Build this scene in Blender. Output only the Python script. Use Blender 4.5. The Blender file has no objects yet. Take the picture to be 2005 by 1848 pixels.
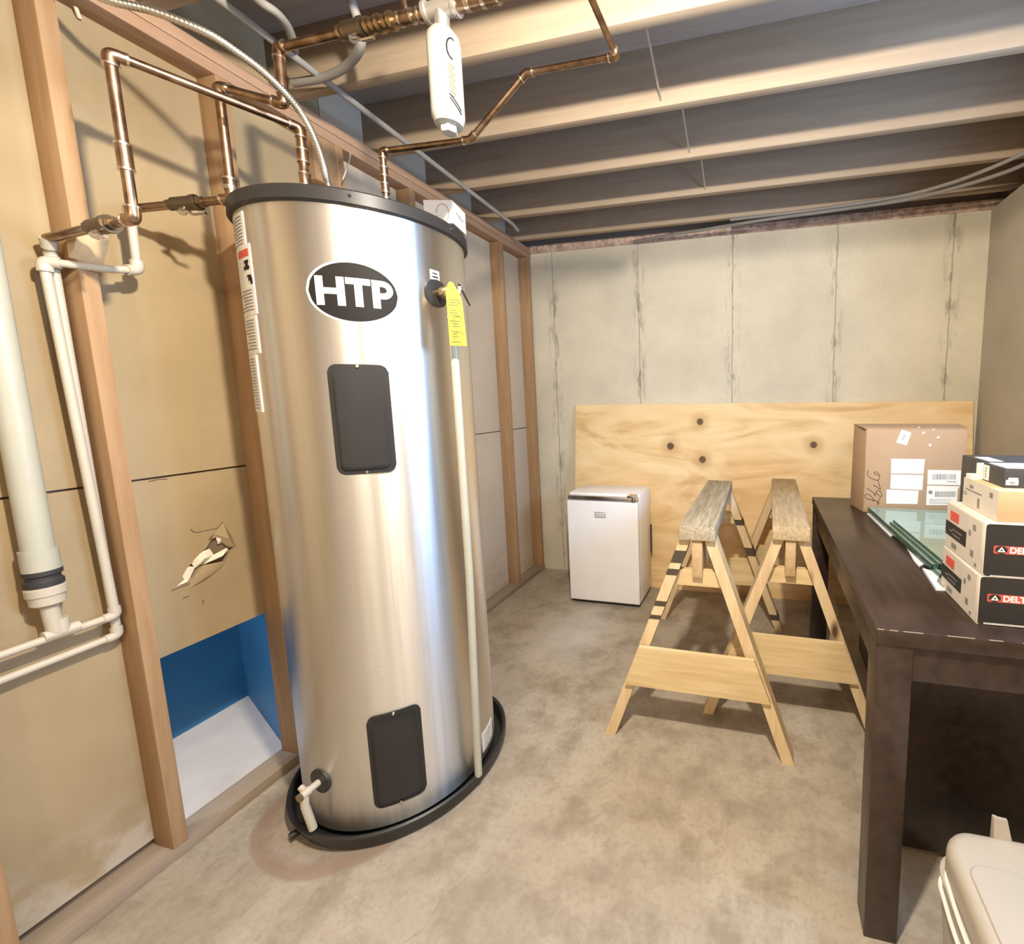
import bpy, bmesh, math, random
from mathutils import Vector, Matrix
random.seed(7)
PI = math.pi
R = math.radians
scene = bpy.context.scene
COL = scene.collection

# ---------------------------------------------------------------- camera
W, H = 2005, 1848
F, PX, PY = 844.633, 1298.403, 876.133          # focal length and optical axis (off-centre crop), pixels
YAW, PIT, ROL = R(-13.03640), R(-6.69007), R(-0.78371)
def cam_axes():
    cy, sy, cp, sp = math.cos(YAW), math.sin(YAW), math.cos(PIT), math.sin(PIT)
    f = Vector((sy*cp, cy*cp, sp)); r = Vector((cy, -sy, 0)); u = r.cross(f)
    cr, sr = math.cos(ROL), math.sin(ROL)
    return cr*r+sr*u, -sr*r+cr*u, f
CR, CU, CF = cam_axes()
CAM = Vector((0, 0, 1.5))
def at(px, py, ax, val):
    """point of the photograph's pixel on the plane axis = val (metres)"""
    d = CR*((px-PX)/F) - CU*((py-PY)/F) + CF
    return CAM + d*((val-CAM[ax])/d[ax])
cd = bpy.data.cameras.new('camera'); cam = bpy.data.objects.new('camera', cd); COL.objects.link(cam)
cam.matrix_world = Matrix(((CR.x, CU.x, -CF.x, CAM.x), (CR.y, CU.y, -CF.y, CAM.y), (CR.z, CU.z, -CF.z, CAM.z), (0, 0, 0, 1)))
cd.sensor_fit = 'HORIZONTAL'; cd.sensor_width = 36; cd.lens = F/W*36
cd.shift_x = -(PX-W/2)/W; cd.shift_y = -(H/2-PY)/W
cd.clip_start = .02
scene.camera = cam

# ---------------------------------------------------------------- materials
def nt(name):
    m = bpy.data.materials.new(name); m.use_nodes = True
    t = m.node_tree; b = t.nodes['Principled BSDF']
    return m, t, b
def N(t, kind, **kw):
    n = t.nodes.new(kind)
    for k, v in kw.items(): setattr(n, k, v)
    return n
def math_n(t, op, a, b=None, clamp=False):
    n = N(t, 'ShaderNodeMath', operation=op); n.use_clamp = clamp
    for i, v in enumerate((a, b)):
        if v is None: continue
        if isinstance(v, (int, float)): n.inputs[i].default_value = v
        else: t.links.new(v, n.inputs[i])
    return n.outputs[0]
def coords(t, scale=(1, 1, 1)):
    tc = N(t, 'ShaderNodeTexCoord'); mp = N(t, 'ShaderNodeMapping')
    mp.inputs['Scale'].default_value = scale
    t.links.new(tc.outputs['Object'], mp.inputs['Vector'])
    return mp.outputs[0]
def noise(t, vec, scale, detail=4, rough=.55):
    n = N(t, 'ShaderNodeTexNoise'); n.inputs['Scale'].default_value = scale
    n.inputs['Detail'].default_value = detail; n.inputs['Roughness'].default_value = rough
    t.links.new(vec, n.inputs['Vector']); return n.outputs[0]
def ramp(t, fac, stops):
    r = N(t, 'ShaderNodeValToRGB'); t.links.new(fac, r.inputs[0])
    e = r.color_ramp.elements
    while len(e) < len(stops): e.new(.5)
    for i, (p, c) in enumerate(stops):
        e[i].position = p; e[i].color = (*c, 1) if len(c) == 3 else c
    return r.outputs[0]
def mix(t, fac, a, b):
    n = N(t, 'ShaderNodeMix', data_type='RGBA')
    for i, v in ((0, fac), (6, a), (7, b)):
        if isinstance(v, (int, float)): n.inputs[i].default_value = v
        elif isinstance(v, tuple): n.inputs[i].default_value = (*v, 1)
        else: t.links.new(v, n.inputs[i])
    return n.outputs[2]
def bump(t, b, h, strength, dist=.01):
    n = N(t, 'ShaderNodeBump'); n.inputs['Strength'].default_value = strength; n.inputs['Distance'].default_value = dist
    t.links.new(h, n.inputs['Height']); t.links.new(n.outputs[0], b.inputs['Normal'])
def sc(c, k): return tuple(min(1, v*k) for v in c)
def mk(name, col, rough=.6, metal=0, var=.12, vs=6, bmp=0, bs=60, stretch=(1, 1, 1), spec=.5):
    m, t, b = nt(name)
    b.inputs['Roughness'].default_value = rough; b.inputs['Metallic'].default_value = metal
    b.inputs['Specular IOR Level'].default_value = spec
    v = coords(t, stretch)
    n = noise(t, v, vs)
    t.links.new(ramp(t, n, [(.3, sc(col, 1-var)), (.7, sc(col, 1+var))]), b.inputs['Base Color'])
    if bmp: bump(t, b, noise(t, v, bs), bmp)
    return m
def wood(name, c1, c2, axis=2, grain=38, rough=.65, knot=None, kcol=(.09, .05, .025)):
    m, t, b = nt(name)
    b.inputs['Roughness'].default_value = rough; b.inputs['Specular IOR Level'].default_value = .3
    s = [1, 1, 1]; s[axis] = .07
    v = coords(t, tuple(s))
    g = noise(t, v, grain, 3, .6); g2 = noise(t, v, grain*.22, 2, .5)
    base = ramp(t, g, [(.32, c1), (.68, c2)])
    base = mix(t, math_n(t, 'MULTIPLY', g2, .55), base, sc(c1, .72))
    if knot:
        vo = N(t, 'ShaderNodeTexVoronoi'); vo.inputs['Scale'].default_value = knot
        s2 = [1, 1, 1]; s2[axis] = .4
        t.links.new(coords(t, tuple(s2)), vo.inputs['Vector'])
        k = ramp(t, vo.outputs['Distance'], [(.05, (1, 1, 1)), (.15, (0, 0, 0))])
        base = mix(t, k, base, kcol)
    t.links.new(base, b.inputs['Base Color'])
    bump(t, b, g, .25, .002)
    return m

PINE1, PINE2 = (.345, .205, .10), (.47, .30, .165)
M = {}
M['stud'] = wood('stud_pine', PINE1, PINE2, 2, 40, .65, 4.5)
M['plate'] = wood('plate_pine', (.38, .235, .15), (.48, .31, .2), 1, 40, .7)
M['sole'] = wood('sole_plate_wood', (.30, .235, .17), (.39, .31, .23), 1, 30, .8)
M['joist'] = wood('joist_pine', (.32, .24, .165), (.40, .31, .215), 0, 34, .65, 3)
M['subfloor'] = wood('subfloor_board', (.30, .24, .19), (.40, .33, .27), 0, 20, .8)
M['horse'] = wood('sawhorse_pine', (.62, .45, .25), (.80, .62, .38), 2, 44, .6, 6)
M['horse_x'] = wood('sawhorse_board', (.64, .47, .24), (.84, .66, .39), 0, 46, .6, 4)
M['horse_top'] = wood('weathered_top', (.27, .22, .14), (.54, .46, .32), 1, 85, .7)
M['horse_top_new'] = wood('tan_top', (.36, .26, .14), (.60, .45, .27), 1, 80, .7)
M['horse_web'] = wood('sawhorse_web', (.50, .34, .18), (.62, .45, .25), 1, 40, .7)
M['tape'] = mk('dark_stain', (.075, .055, .04), .7, spec=.2)

def plywood_mat():
    m, t, b = nt('plywood_face')
    b.inputs['Roughness'].default_value = .55; b.inputs['Specular IOR Level'].default_value = .3
    v = coords(t, (.35, 1, 1.6))
    wv = N(t, 'ShaderNodeTexNoise'); wv.inputs['Scale'].default_value = 3.2; wv.inputs['Detail'].default_value = 6
    wv.inputs['Distortion'].default_value = 2.2; t.links.new(v, wv.inputs['Vector'])
    c = ramp(t, wv.outputs[0], [(.3, (.62, .40, .18)), (.5, (.79, .57, .30)), (.72, (.87, .68, .41))])
    tc = N(t, 'ShaderNodeTexCoord')
    for (x, z, r) in KNOTS:
        mp = N(t, 'ShaderNodeMapping'); mp.inputs['Location'].default_value = (-x, 0, -z)
        t.links.new(tc.outputs['Object'], mp.inputs['Vector'])
        sp = N(t, 'ShaderNodeSeparateXYZ'); t.links.new(mp.outputs[0], sp.inputs[0])
        cb = N(t, 'ShaderNodeCombineXYZ'); t.links.new(sp.outputs[0], cb.inputs[0]); t.links.new(sp.outputs[2], cb.inputs[1])
        ln = N(t, 'ShaderNodeVectorMath', operation='LENGTH'); t.links.new(cb.outputs[0], ln.inputs[0])
        d = math_n(t, 'ADD', ln.outputs['Value'], math_n(t, 'MULTIPLY', wv.outputs[0], .012))
        halo = ramp(t, d, [(r, (1, 1, 1)), (r*3.4, (0, 0, 0))])
        c = mix(t, math_n(t, 'MULTIPLY', halo, .55), c, (.45, .25, .09))
        k = ramp(t, d, [(r*.95, (1, 1, 1)), (r*1.15, (0, 0, 0))])
        c = mix(t, k, c, (.13, .07, .04))
    t.links.new(c, b.inputs['Base Color'])
    return m
def concrete_wall(name, col, seams=True, dark=1.0):
    m, t, b = nt(name)
    b.inputs['Roughness'].default_value = .8; b.inputs['Specular IOR Level'].default_value = .25
    tc = N(t, 'ShaderNodeTexCoord'); v = coords(t)
    n1 = noise(t, v, 2.2, 6, .6); n2 = noise(t, v, 34, 5, .6)
    c = ramp(t, n1, [(.3, sc(col, .86)), (.55, col), (.75, sc(col, 1.09))])
    c = mix(t, math_n(t, 'MULTIPLY', ramp(t, n2, [(.55, (0, 0, 0)), (.75, (1, 1, 1))]), .18), c, sc(col, .6))
    if seams:
        sp = N(t, 'ShaderNodeSeparateXYZ'); t.links.new(tc.outputs['Object'], sp.inputs[0])
        x = math_n(t, 'ADD', sp.outputs[0], 1.684+.726*4)
        wob = math_n(t, 'MULTIPLY', math_n(t, 'SUBTRACT', noise(t, v, 6), .5), .016)
        x = math_n(t, 'ADD', x, wob)
        fr = math_n(t, 'FRACT', math_n(t, 'ADD', math_n(t, 'DIVIDE', x, .726), .5))
        dd = math_n(t, 'ABSOLUTE', math_n(t, 'SUBTRACT', fr, .5))
        line = ramp(t, dd, [(.003, (1, 1, 1)), (.0085, (0, 0, 0))])
        c = mix(t, math_n(t, 'MULTIPLY', line, .55), c, sc(col, .28))
        st = ramp(t, dd, [(.0, (1, 1, 1)), (.09, (0, 0, 0))])
        vz = coords(t, (6, 1, 1.3))
        blot = ramp(t, noise(t, vz, 4, 8, .7), [(.50, (0, 0, 0)), (.60, (1, 1, 1))])
        c = mix(t, math_n(t, 'MULTIPLY', math_n(t, 'MULTIPLY', st, blot), .75), c, sc(col, .33))
    t.links.new(c, b.inputs['Base Color'])
    bump(t, b, n2, .12, .004)
    return m
def floor_mat():
    m, t, b = nt('floor_concrete')
    b.inputs['Specular IOR Level'].default_value = .35
    tc = N(t, 'ShaderNodeTexCoord'); v = coords(t)
    n1 = noise(t, v, 1.5, 7, .62); n2 = noise(t, v, 6.5, 8, .68); n3 = noise(t, v, 55, 4, .6)
    base = (.405, .35, .275)
    c = ramp(t, n1, [(.3, (.33, .28, .215)), (.5, base), (.7, (.49, .445, .37))])
    c = mix(t, math_n(t, 'MULTIPLY', ramp(t, n2, [(.45, (0, 0, 0)), (.64, (1, 1, 1))]), .75), c, (.25, .205, .15))
    c = mix(t, math_n(t, 'MULTIPLY', ramp(t, n3, [(.48, (0, 0, 0)), (.7, (1, 1, 1))]), .34), c, (.23, .19, .145))
    def dist(x, y, sx=1, sy=1):
        mp = N(t, 'ShaderNodeMapping'); mp.inputs['Location'].default_value = (-x*sx, -y*sy, 0); mp.inputs['Scale'].default_value = (sx, sy, 0)
        t.links.new(tc.outputs['Object'], mp.inputs['Vector'])
        ln = N(t, 'ShaderNodeVectorMath', operation='LENGTH'); t.links.new(mp.outputs[0], ln.inputs[0])
        return math_n(t, 'ADD', ln.outputs['Value'], math_n(t, 'MULTIPLY', math_n(t, 'SUBTRACT', n2, .5), .08))
    # damp rusty ring left by the old tank
    d = dist(-1.49, 1.13, 1, 1.25)
    ring = ramp(t, d, [(.0, (.25, .25, .25)), (.215, (.35, .35, .35)), (.262, (.9, .9, .9)), (.292, (.8, .8, .8)), (.306, (0, 0, 0))])
    c = mix(t, math_n(t, 'MULTIPLY', ring, .85), c, (.27, .18, .125))
    # chalky spill
    d2 = dist(-1.20, 2.42, 1, .7)
    sp = ramp(t, d2, [(.1, (1, 1, 1)), (.34, (0, 0, 0))])
    c = mix(t, math_n(t, 'MULTIPLY', sp, .5), c, (.62, .58, .55))
    # hairline crack running from the pan to the camera
    s2 = N(t, 'ShaderNodeSeparateXYZ'); t.links.new(tc.outputs['Object'], s2.inputs[0])
    wob = math_n(t, 'MULTIPLY', math_n(t, 'SUBTRACT', noise(t, v, 7, 5), .5), .16)
    xx = math_n(t, 'ADD', math_n(t, 'ADD', s2.outputs[0], math_n(t, 'MULTIPLY', s2.outputs[1], -.55)), 1.43)
    cr = ramp(t, math_n(t, 'ABSOLUTE', math_n(t, 'ADD', xx, wob)), [(.001, (1, 1, 1)), (.004, (0, 0, 0))])
    near = ramp(t, dist(-.78, .82), [(.15, (1, 1, 1)), (.42, (0, 0, 0))])
    c = mix(t, math_n(t, 'MULTIPLY', math_n(t, 'MULTIPLY', cr, near), .4), c, (.2, .15, .11))
    t.links.new(c, b.inputs['Base Color'])
    t.links.new(ramp(t, n2, [(.3, (.42, .42, .42)), (.7, (.7, .7, .7))]), b.inputs['Roughness'])
    bump(t, b, n3, .1, .003)
    return m
def drywall_mat(name='drywall_paper', ca=(.315, .235, .135), cb=(.385, .295, .175)):
    m, t, b = nt(name)
    b.inputs['Roughness'].default_value = .85; b.inputs['Specular IOR Level'].default_value = .2
    v = coords(t)
    n1 = noise(t, v, 2.6, 5, .6); n2 = noise(t, coords(t, (1, 1, 3)), 5, 6, .65)
    c = ramp(t, n1, [(.3, ca), (.7, cb)])
    # scuffs and powdery damp near the floor
    tc = N(t, 'ShaderNodeTexCoord'); s = N(t, 'ShaderNodeSeparateXYZ'); t.links.new(tc.outputs['Object'], s.inputs[0])
    low = ramp(t, s.outputs[2], [(.0, (1, 1, 1)), (.45, (0, 0, 0))])
    st = ramp(t, n2, [(.47, (0, 0, 0)), (.62, (1, 1, 1))])
    c = mix(t, math_n(t, 'MULTIPLY', math_n(t, 'MULTIPLY', low, st), .6), c, (.34, .26, .17))
    c = mix(t, math_n(t, 'MULTIPLY', ramp(t, s.outputs[2], [(.05, (1, 1, 1)), (.3, (0, 0, 0))]), math_n(t, 'MULTIPLY', ramp(t, noise(t, v, 9, 6), [(.45, (0, 0, 0)), (.6, (1, 1, 1))]), .5)), c, (.62, .57, .5))
    t.links.new(c, b.inputs['Base Color'])
    return m
def steel_mat():
    m, t, b = nt('brushed_steel')
    b.inputs['Metallic'].default_value = 1
    v = coords(t, (1, 1, .02)); n = noise(t, v, 90, 3)
    t.links.new(ramp(t, n, [(.3, (.78, .77, .75)), (.7, (.83, .82, .80))]), b.inputs['Base Color'])
    t.links.new(ramp(t, n, [(.3, (.36, .36, .36)), (.7, (.40, .40, .40))]), b.inputs['Roughness'])
    tg = N(t, 'ShaderNodeTangent', direction_type='RADIAL', axis='Z'); t.links.new(tg.outputs[0], b.inputs['Tangent'])
    b.inputs['Anisotropic'].default_value = .85; b.inputs['Anisotropic Rotation'].default_value = .25
    return m
def espresso_mat():
    m, t, b = nt('espresso_veneer')
    v = coords(t, (1, .08, 1)); g = noise(t, v, 30, 4)
    n2 = noise(t, coords(t), 3, 6)
    c = ramp(t, g, [(.3, (.022, .013, .009)), (.7, (.045, .027, .019))])
    c = mix(t, math_n(t, 'MULTIPLY', ramp(t, n2, [(.5, (0, 0, 0)), (.75, (1, 1, 1))]), .25), c, (.12, .08, .06))
    t.links.new(c, b.inputs['Base Color'])
    t.links.new(ramp(t, n2, [(.3, (.26, .26, .26)), (.7, (.44, .44, .44))]), b.inputs['Roughness'])
    b.inputs['Specular IOR Level'].default_value = .5
    return m
def copper_mat():
    m, t, b = nt('aged_copper')
    b.inputs['Metallic'].default_value = 1; b.inputs['Roughness'].default_value = .3
    n = noise(t, coords(t), 28, 4)
    t.links.new(ramp(t, n, [(.35, (.23, .145, .09)), (.65, (.46, .32, .22))]), b.inputs['Base Color'])
    return m
KNOTS = []
for (px, py, r) in ((1370, 826, .024), (1313, 873, .026), (1376, 899, .024), (1593, 871, .022)):
    p = at(px, py, 1, 3.30); KNOTS.append((p.x, p.z, r+.007))
M['ply'] = plywood_mat()
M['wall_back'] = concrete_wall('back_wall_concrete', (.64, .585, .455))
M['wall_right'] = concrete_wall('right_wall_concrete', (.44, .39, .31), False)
M['floor'] = floor_mat()
M['drywall'] = drywall_mat()
M['drywall_brightened'] = drywall_mat('brightened_drywall_paper', (.47, .39, .295), (.54, .455, .35))  # lighter copy of the drywall colour makes up for weak light in far bays
M['steel'] = steel_mat()
M['espresso'] = espresso_mat()
M['copper'] = copper_mat()
M['gypsum'] = mk('broken_gypsum', (.74, .68, .56), .9, bmp=.5, bs=90)
M['solder'] = mk('bright_solder', (.72, .66, .58), .25, 1)
M['brass'] = mk('valve_brass', (.40, .30, .17), .35, 1)
M['valve'] = mk('dark_valve_brass', (.17, .13, .085), .38, .9)
M['chrome'] = mk('chrome', (.62, .60, .58), .2, 1)
M['conduit'] = mk('armoured_steel', (.74, .73, .68), .3, 1)
M['grey_pvc'] = mk('grey_conduit', (.22, .205, .185), .6)
M['cpvc'] = mk('cream_cpvc', (.48, .43, .34), .45, var=.06)
M['pvc'] = mk('white_pvc', (.42, .41, .33), .4, var=.05)
M['white'] = mk('white_enamel', (.88, .87, .88), .3, var=.02)
M['paper'] = mk('white_paper', (.72, .69, .62), .8, var=.03)
M['card'] = mk('brown_cardboard', (.40, .26, .15), .8, var=.06)
M['kraft'] = mk('kraft_cardboard', (.50, .355, .20), .8, var=.04)
M['cream_card'] = mk('cream_carton', (.54, .48, .40), .7, var=.06, vs=14)
M['black_card'] = mk('black_carton', (.022, .019, .015), .55, var=.25)
M['char_card'] = mk('charcoal_carton', (.045, .046, .045), .5)
M['black'] = mk('black_plastic', (.022, .021, .020), .42, var=.2)
M['black_panel'] = mk('black_panel_steel', (.026, .024, .023), .42, var=.1, spec=.3)
M['rubber'] = mk('black_rubber', (.03, .028, .03), .6)
M['ink'] = mk('print_black', (.016, .014, .012), .6, spec=.15)
M['grey_ink'] = mk('print_grey', (.20, .19, .17), .7)
M['pen'] = mk('marker_pen', (.06, .04, .025), .8, spec=.1)
M['red'] = mk('print_red', (.62, .085, .06), .6)
M['silver_print'] = mk('silver_print', (.58, .565, .55), .45, var=.03)
M['yellow'] = mk('yellow_tag_card', (.40, .37, .012), .6, var=.04)
M['olive'] = mk('faded_print', (.13, .12, .02), .6)
M['filter_white'] = mk('white_cartridge', (.36, .355, .32), .45, var=.02)
M['cooler'] = mk('cream_cooler_plastic', (.40, .35, .28), .5, var=.03)
M['cooler_body'] = mk('grey_cooler_body', (.46, .42, .37), .55, var=.04)
M['blue'] = mk('blue_wall_paint', (.035, .19, .40), .6, var=.12, vs=4)
M['pale_floor'] = mk('pale_floor_paint', (.62, .57, .53), .6, var=.08)
M['tan_wall'] = mk('tan_wall_paint', (.80, .74, .66), .8)
M['pink'] = mk('pink_insulation', (.50, .36, .28), .95, var=.35, vs=22, bmp=1, bs=30)
M['film'] = mk('white_foam_sheet', (.72, .76, .84), .5, var=.05)
M['badge'] = mk('grey_badge', (.50, .50, .52), .4, .4)
M['cavity'] = mk('dark_cavity', (.16, .11, .07), .9)
M['wire'] = mk('wire_insulation', (.62, .54, .40), .5)
M['strap'] = mk('galvanised_strap', (.55, .52, .48), .45, .8)
def glass_mat(name, tint, rough=.02, alpha=.55):
    m, t, b = nt(name)
    b.inputs['Base Color'].default_value = (*tint, 1); b.inputs['Roughness'].default_value = rough
    b.inputs['Transmission Weight'].default_value = alpha; b.inputs['IOR'].default_value = 1.5
    return m
M['glass'] = glass_mat('green_glass', (.55, .72, .62), .03, .6)
M['glass_edge'] = mk('glass_edge_green', (.045, .11, .085), .15, var=.3, vs=30)

# ---------------------------------------------------------------- geometry helpers
OFF = {}
def merge(dst, src, free=True):
    me = bpy.data.meshes.new('tmp'); src.to_mesh(me); dst.from_mesh(me); bpy.data.meshes.remove(me)
    if free: src.free()
def box(bm, x0, x1, y0, y1, z0, z1, bev=0, seg=2, mat=None, skip=None):
    t = bmesh.new()
    bmesh.ops.create_cube(t, size=1)
    for v in t.verts:
        v.co = Vector(((x0+x1)/2+v.co.x*(x1-x0), (y0+y1)/2+v.co.y*(y1-y0), (z0+z1)/2+v.co.z*(z1-z0)))
    if bev: bmesh.ops.bevel(t, geom=list(t.edges), offset=bev, segments=seg, profile=.5, affect='EDGES')
    if mat is not None: bmesh.ops.transform(t, matrix=mat, verts=t.verts)
    merge(bm, t); return bm
def BX(*a, **k): return box(bmesh.new(), *a, **k)
def hexa(bm, b, t):
    """solid from four bottom corners and four top corners (same order)"""
    v = [bm.verts.new(p) for p in list(b)+list(t)]
    for f in ((3, 2, 1, 0), (4, 5, 6, 7), (0, 1, 5, 4), (1, 2, 6, 5), (2, 3, 7, 6), (3, 0, 4, 7)): bm.faces.new([v[i] for i in f])
    bmesh.ops.recalc_face_normals(bm, faces=bm.faces); return bm
def fillet(pts, rad, n=5):
    pts = [Vector(p) for p in pts]
    if rad <= 0 or len(pts) < 3: return pts
    out = [pts[0]]
    for i in range(1, len(pts)-1):
        a, b, c = pts[i-1], pts[i], pts[i+1]
        d1, d2 = (a-b), (c-b); r = min(rad, d1.length*.45, d2.length*.45)
        p0, p2 = b+d1.normalized()*r, b+d2.normalized()*r
        for k in range(n+1):
            s = k/n; out.append(p0*(1-s)**2+b*2*s*(1-s)+p2*s*s)
    out.append(pts[-1]); return out
def tube(bm, pts, r, seg=12, rad=0, caps=True):
    pts = fillet(pts, rad)
    rr = r if callable(r) else (lambda i, n: r)
    rings = []; n = len(pts); up = None
    for i, p in enumerate(pts):
        d = (pts[min(i+1, n-1)]-pts[max(i-1, 0)]).normalized()
        if up is None:
            up = Vector((0, 0, 1)) if abs(d.z) < .9 else Vector((1, 0, 0))
        u = (up - d*up.dot(d)).normalized(); w = d.cross(u); up = u
        q = rr(i, n)
        rings.append([bm.verts.new(p+u*math.cos(a)*q+w*math.sin(a)*q) for a in [2*PI*k/seg for k in range(seg)]])
    for a, b in zip(rings, rings[1:]):
        for k in range(seg):
            f = bm.faces.new((a[k], a[(k+1) % seg], b[(k+1) % seg], b[k])); f.smooth = True
    if caps:
        bm.faces.new(rings[0][::-1]); bm.faces.new(rings[-1])
    bmesh.ops.recalc_face_normals(bm, faces=bm.faces)
    return bm
def TU(*a, **k): return tube(bmesh.new(), *a, **k)
def lathe(bm, prof, c, seg=64, axis='z', closed=False):
    rings = []
    for (r, z) in prof:
        ring = []
        for k in range(seg):
            a = 2*PI*k/seg
            ring.append(bm.verts.new((c[0]+r*math.cos(a), c[1]+r*math.sin(a), c[2]+z)))
        rings.append(ring)
    pairs = list(zip(rings, rings[1:]))
    if closed: pairs.append((rings[-1], rings[0]))
    for a, b in pairs:
        for k in range(seg):
            f = bm.faces.new((a[k], a[(k+1) % seg], b[(k+1) % seg], b[k])); f.smooth = True
    if not closed:
        if prof[0][0] > 1e-6: bm.faces.new(rings[0][::-1])
        if prof[-1][0] > 1e-6: bm.faces.new(rings[-1])
    bmesh.ops.recalc_face_normals(bm, faces=bm.faces); return bm
def rod(bm, p0, p1, r0, r1=None, seg=20):
    r1 = r0 if r1 is None else r1
    return tube(bm, [p0, p1], lambda i, n: r0 if i == 0 else r1, seg)
def poly(bm, pts, thick, nrm):
    """flat polygon with thickness along nrm"""
    nrm = Vector(nrm)
    a = [bm.verts.new(Vector(p)) for p in pts]; b = [bm.verts.new(Vector(p)+nrm*thick) for p in pts]
    bm.faces.new(a); bm.faces.new(b[::-1]); n = len(pts)
    for i in range(n): bm.faces.new((a[i], a[(i+1) % n], b[(i+1) % n], b[i]))
    bmesh.ops.recalc_face_normals(bm, faces=bm.faces); return bm
def text_bm(s, size, bold=0.0, depth=.0006, spacing=1.0):
    cu = bpy.data.curves.new('t', 'FONT'); cu.body = s; cu.size = size; cu.offset = bold; cu.extrude = depth
    cu.align_x = 'CENTER'; cu.align_y = 'CENTER'; cu.space_character = spacing
    o = bpy.data.objects.new('t', cu); COL.objects.link(o)
    bpy.context.view_layer.update()
    me = bpy.data.meshes.new_from_object(o.evaluated_get(bpy.context.evaluated_depsgraph_get()))
    bm = bmesh.new(); bm.from_mesh(me)
    bpy.data.objects.remove(o); bpy.data.curves.remove(cu); bpy.data.meshes.remove(me)
    return bm
def frame_mat(origin, right, up):
    r = Vector(right).normalized(); u = Vector(up).normalized(); n = r.cross(u)
    return Matrix(((r.x, u.x, n.x, origin[0]), (r.y, u.y, n.y, origin[1]), (r.z, u.z, n.z, origin[2]), (0, 0, 0, 1)))
def put(bm, mat): bmesh.ops.transform(bm, matrix=mat, verts=bm.verts); return bm

# ---------------------------------------------------------------- objects
def tag(o, label, cat, group=None, kind=None):
    o['label'] = label; o['category'] = cat
    if group: o['group'] = group
    if kind: o['kind'] = kind
    return o
def thing(name, label, cat, loc, group=None, kind=None):
    o = bpy.data.objects.new(name, None); COL.objects.link(o)
    o.location = loc; o.empty_display_size = .05; OFF[o.name] = Vector(loc)
    return tag(o, label, cat, group, kind)
def part(name, bm, mat, parent, label=None):
    off = OFF[parent.name]
    bmesh.ops.translate(bm, vec=-off, verts=bm.verts)
    me = bpy.data.meshes.new(name); bm.to_mesh(me); bm.free()
    me.materials.append(mat); me.set_sharp_from_angle(angle=R(38))
    o = bpy.data.objects.new(name, me); COL.objects.link(o); o.parent = parent
    OFF[o.name] = off
    if label: o['label'] = label
    return o
def solo(name, bm, mat, label, cat, group=None, kind=None, origin=None):
    if origin is None:
        xs = [v.co for v in bm.verts]
        lo = [min(c[i] for c in xs) for i in range(3)]; hi = [max(c[i] for c in xs) for i in range(3)]
        origin = ((lo[0]+hi[0])/2, (lo[1]+hi[1])/2, lo[2])
    origin = Vector(origin)
    bmesh.ops.translate(bm, vec=-origin, verts=bm.verts)
    me = bpy.data.meshes.new(name); bm.to_mesh(me); bm.free(); me.materials.append(mat); me.set_sharp_from_angle(angle=R(38))
    o = bpy.data.objects.new(name, me); COL.objects.link(o); o.location = origin; OFF[o.name] = origin
    return tag(o, label, cat, group, kind)
ZERO = (0, 0, 0)
def struct(name, bm, mat, label, cat): return solo(name, bm, mat, label, cat, None, 'structure', ZERO)

XL, XD, YB, XR, ZJ, ZW = -1.87, -1.959, 3.36, 1.427, 2.715, 2.675
ZS = ZJ+.235
# ================================================================= THE SETTING
struct('floor', BX(-1.97, XR+.2, -2.9, YB+.2, -.1, 0), M['floor'], 'mottled beige concrete basement floor with a rusty ring stain', 'floor')
struct('floor_2', BX(-3.6, -1.97, -2.9, YB+.2, -.1, -.001), M['pale_floor'], 'pale floor of the next room seen under the cut drywall', 'floor')
struct('wall_back', BX(-3.6, XR+.2, YB, YB+.2, 0, ZW), M['wall_back'], 'cream poured concrete back wall with vertical form seams', 'wall')
bm = bmesh.new()
WY0, WY1, WZ0, WZ1 = .75, 1.5, 1.55, 2.3
box(bm, XR, XR+.2, -2.9, WY0, 0, ZW); box(bm, XR, XR+.2, WY1, YB, 0, ZW)
box(bm, XR, XR+.2, WY0, WY1, 0, WZ0); box(bm, XR, XR+.2, WY0, WY1, WZ1, ZW)
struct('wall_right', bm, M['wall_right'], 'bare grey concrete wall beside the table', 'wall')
struct('wall_front', BX(-3.6, XR+.2, -3.1, -2.9, 0, ZS), M['tan_wall'], 'tan wall behind the photographer', 'wall')
bm = bmesh.new()
for a in ((WY0, WY0+.04, WZ0, WZ1), (WY1-.04, WY1, WZ0, WZ1), (WY0, WY1, WZ0, WZ0+.04), (WY0, WY1, WZ1-.04, WZ1), ((WY0+WY1)/2-.02, (WY0+WY1)/2+.02, WZ0, WZ1)):
    box(bm, XR+.06, XR+.11, *a)
struct('window_1', bm, M['white'], 'white frame of the small basement window in the right wall', 'window')
bm = bmesh.new()
box(bm, -3.6, XR+.2, -3.1, YB+.2, ZS, ZS+.04)
for y in (1.075, .65, .23, -.19, -.61, -1.03, -1.45, -1.87, -2.29, -2.71): box(bm, -3.6, XR+.1, y, y+.038, ZJ, ZS)
box(bm, -3.6, XR+.2, YB+.09, YB+.13, ZJ, ZS); box(bm, XR+.09, XR+.13, -3, YB+.1, ZW, ZS)
struct('ceiling', bm, M['subfloor'], 'grey brown subfloor boards above the open ceiling joists', 'ceiling')
# next room
bm = bmesh.new()
box(bm, -2.66, -2.57, -2.9, 1.55, 0, ZS)
hexa(bm, [(-2.62, 1.545, 0), (-1.975, 1.285, 0), (-1.975, 1.335, 0), (-2.62, 1.60, 0)], [(-2.62, 1.545, 1.2), (-1.975, 1.285, 1.2), (-1.975, 1.335, 1.2), (-2.62, 1.60, 1.2)])
struct('wall_far', bm, M['blue'], 'deep blue painted wall of the next room seen below the cut drywall', 'wall')

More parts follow.
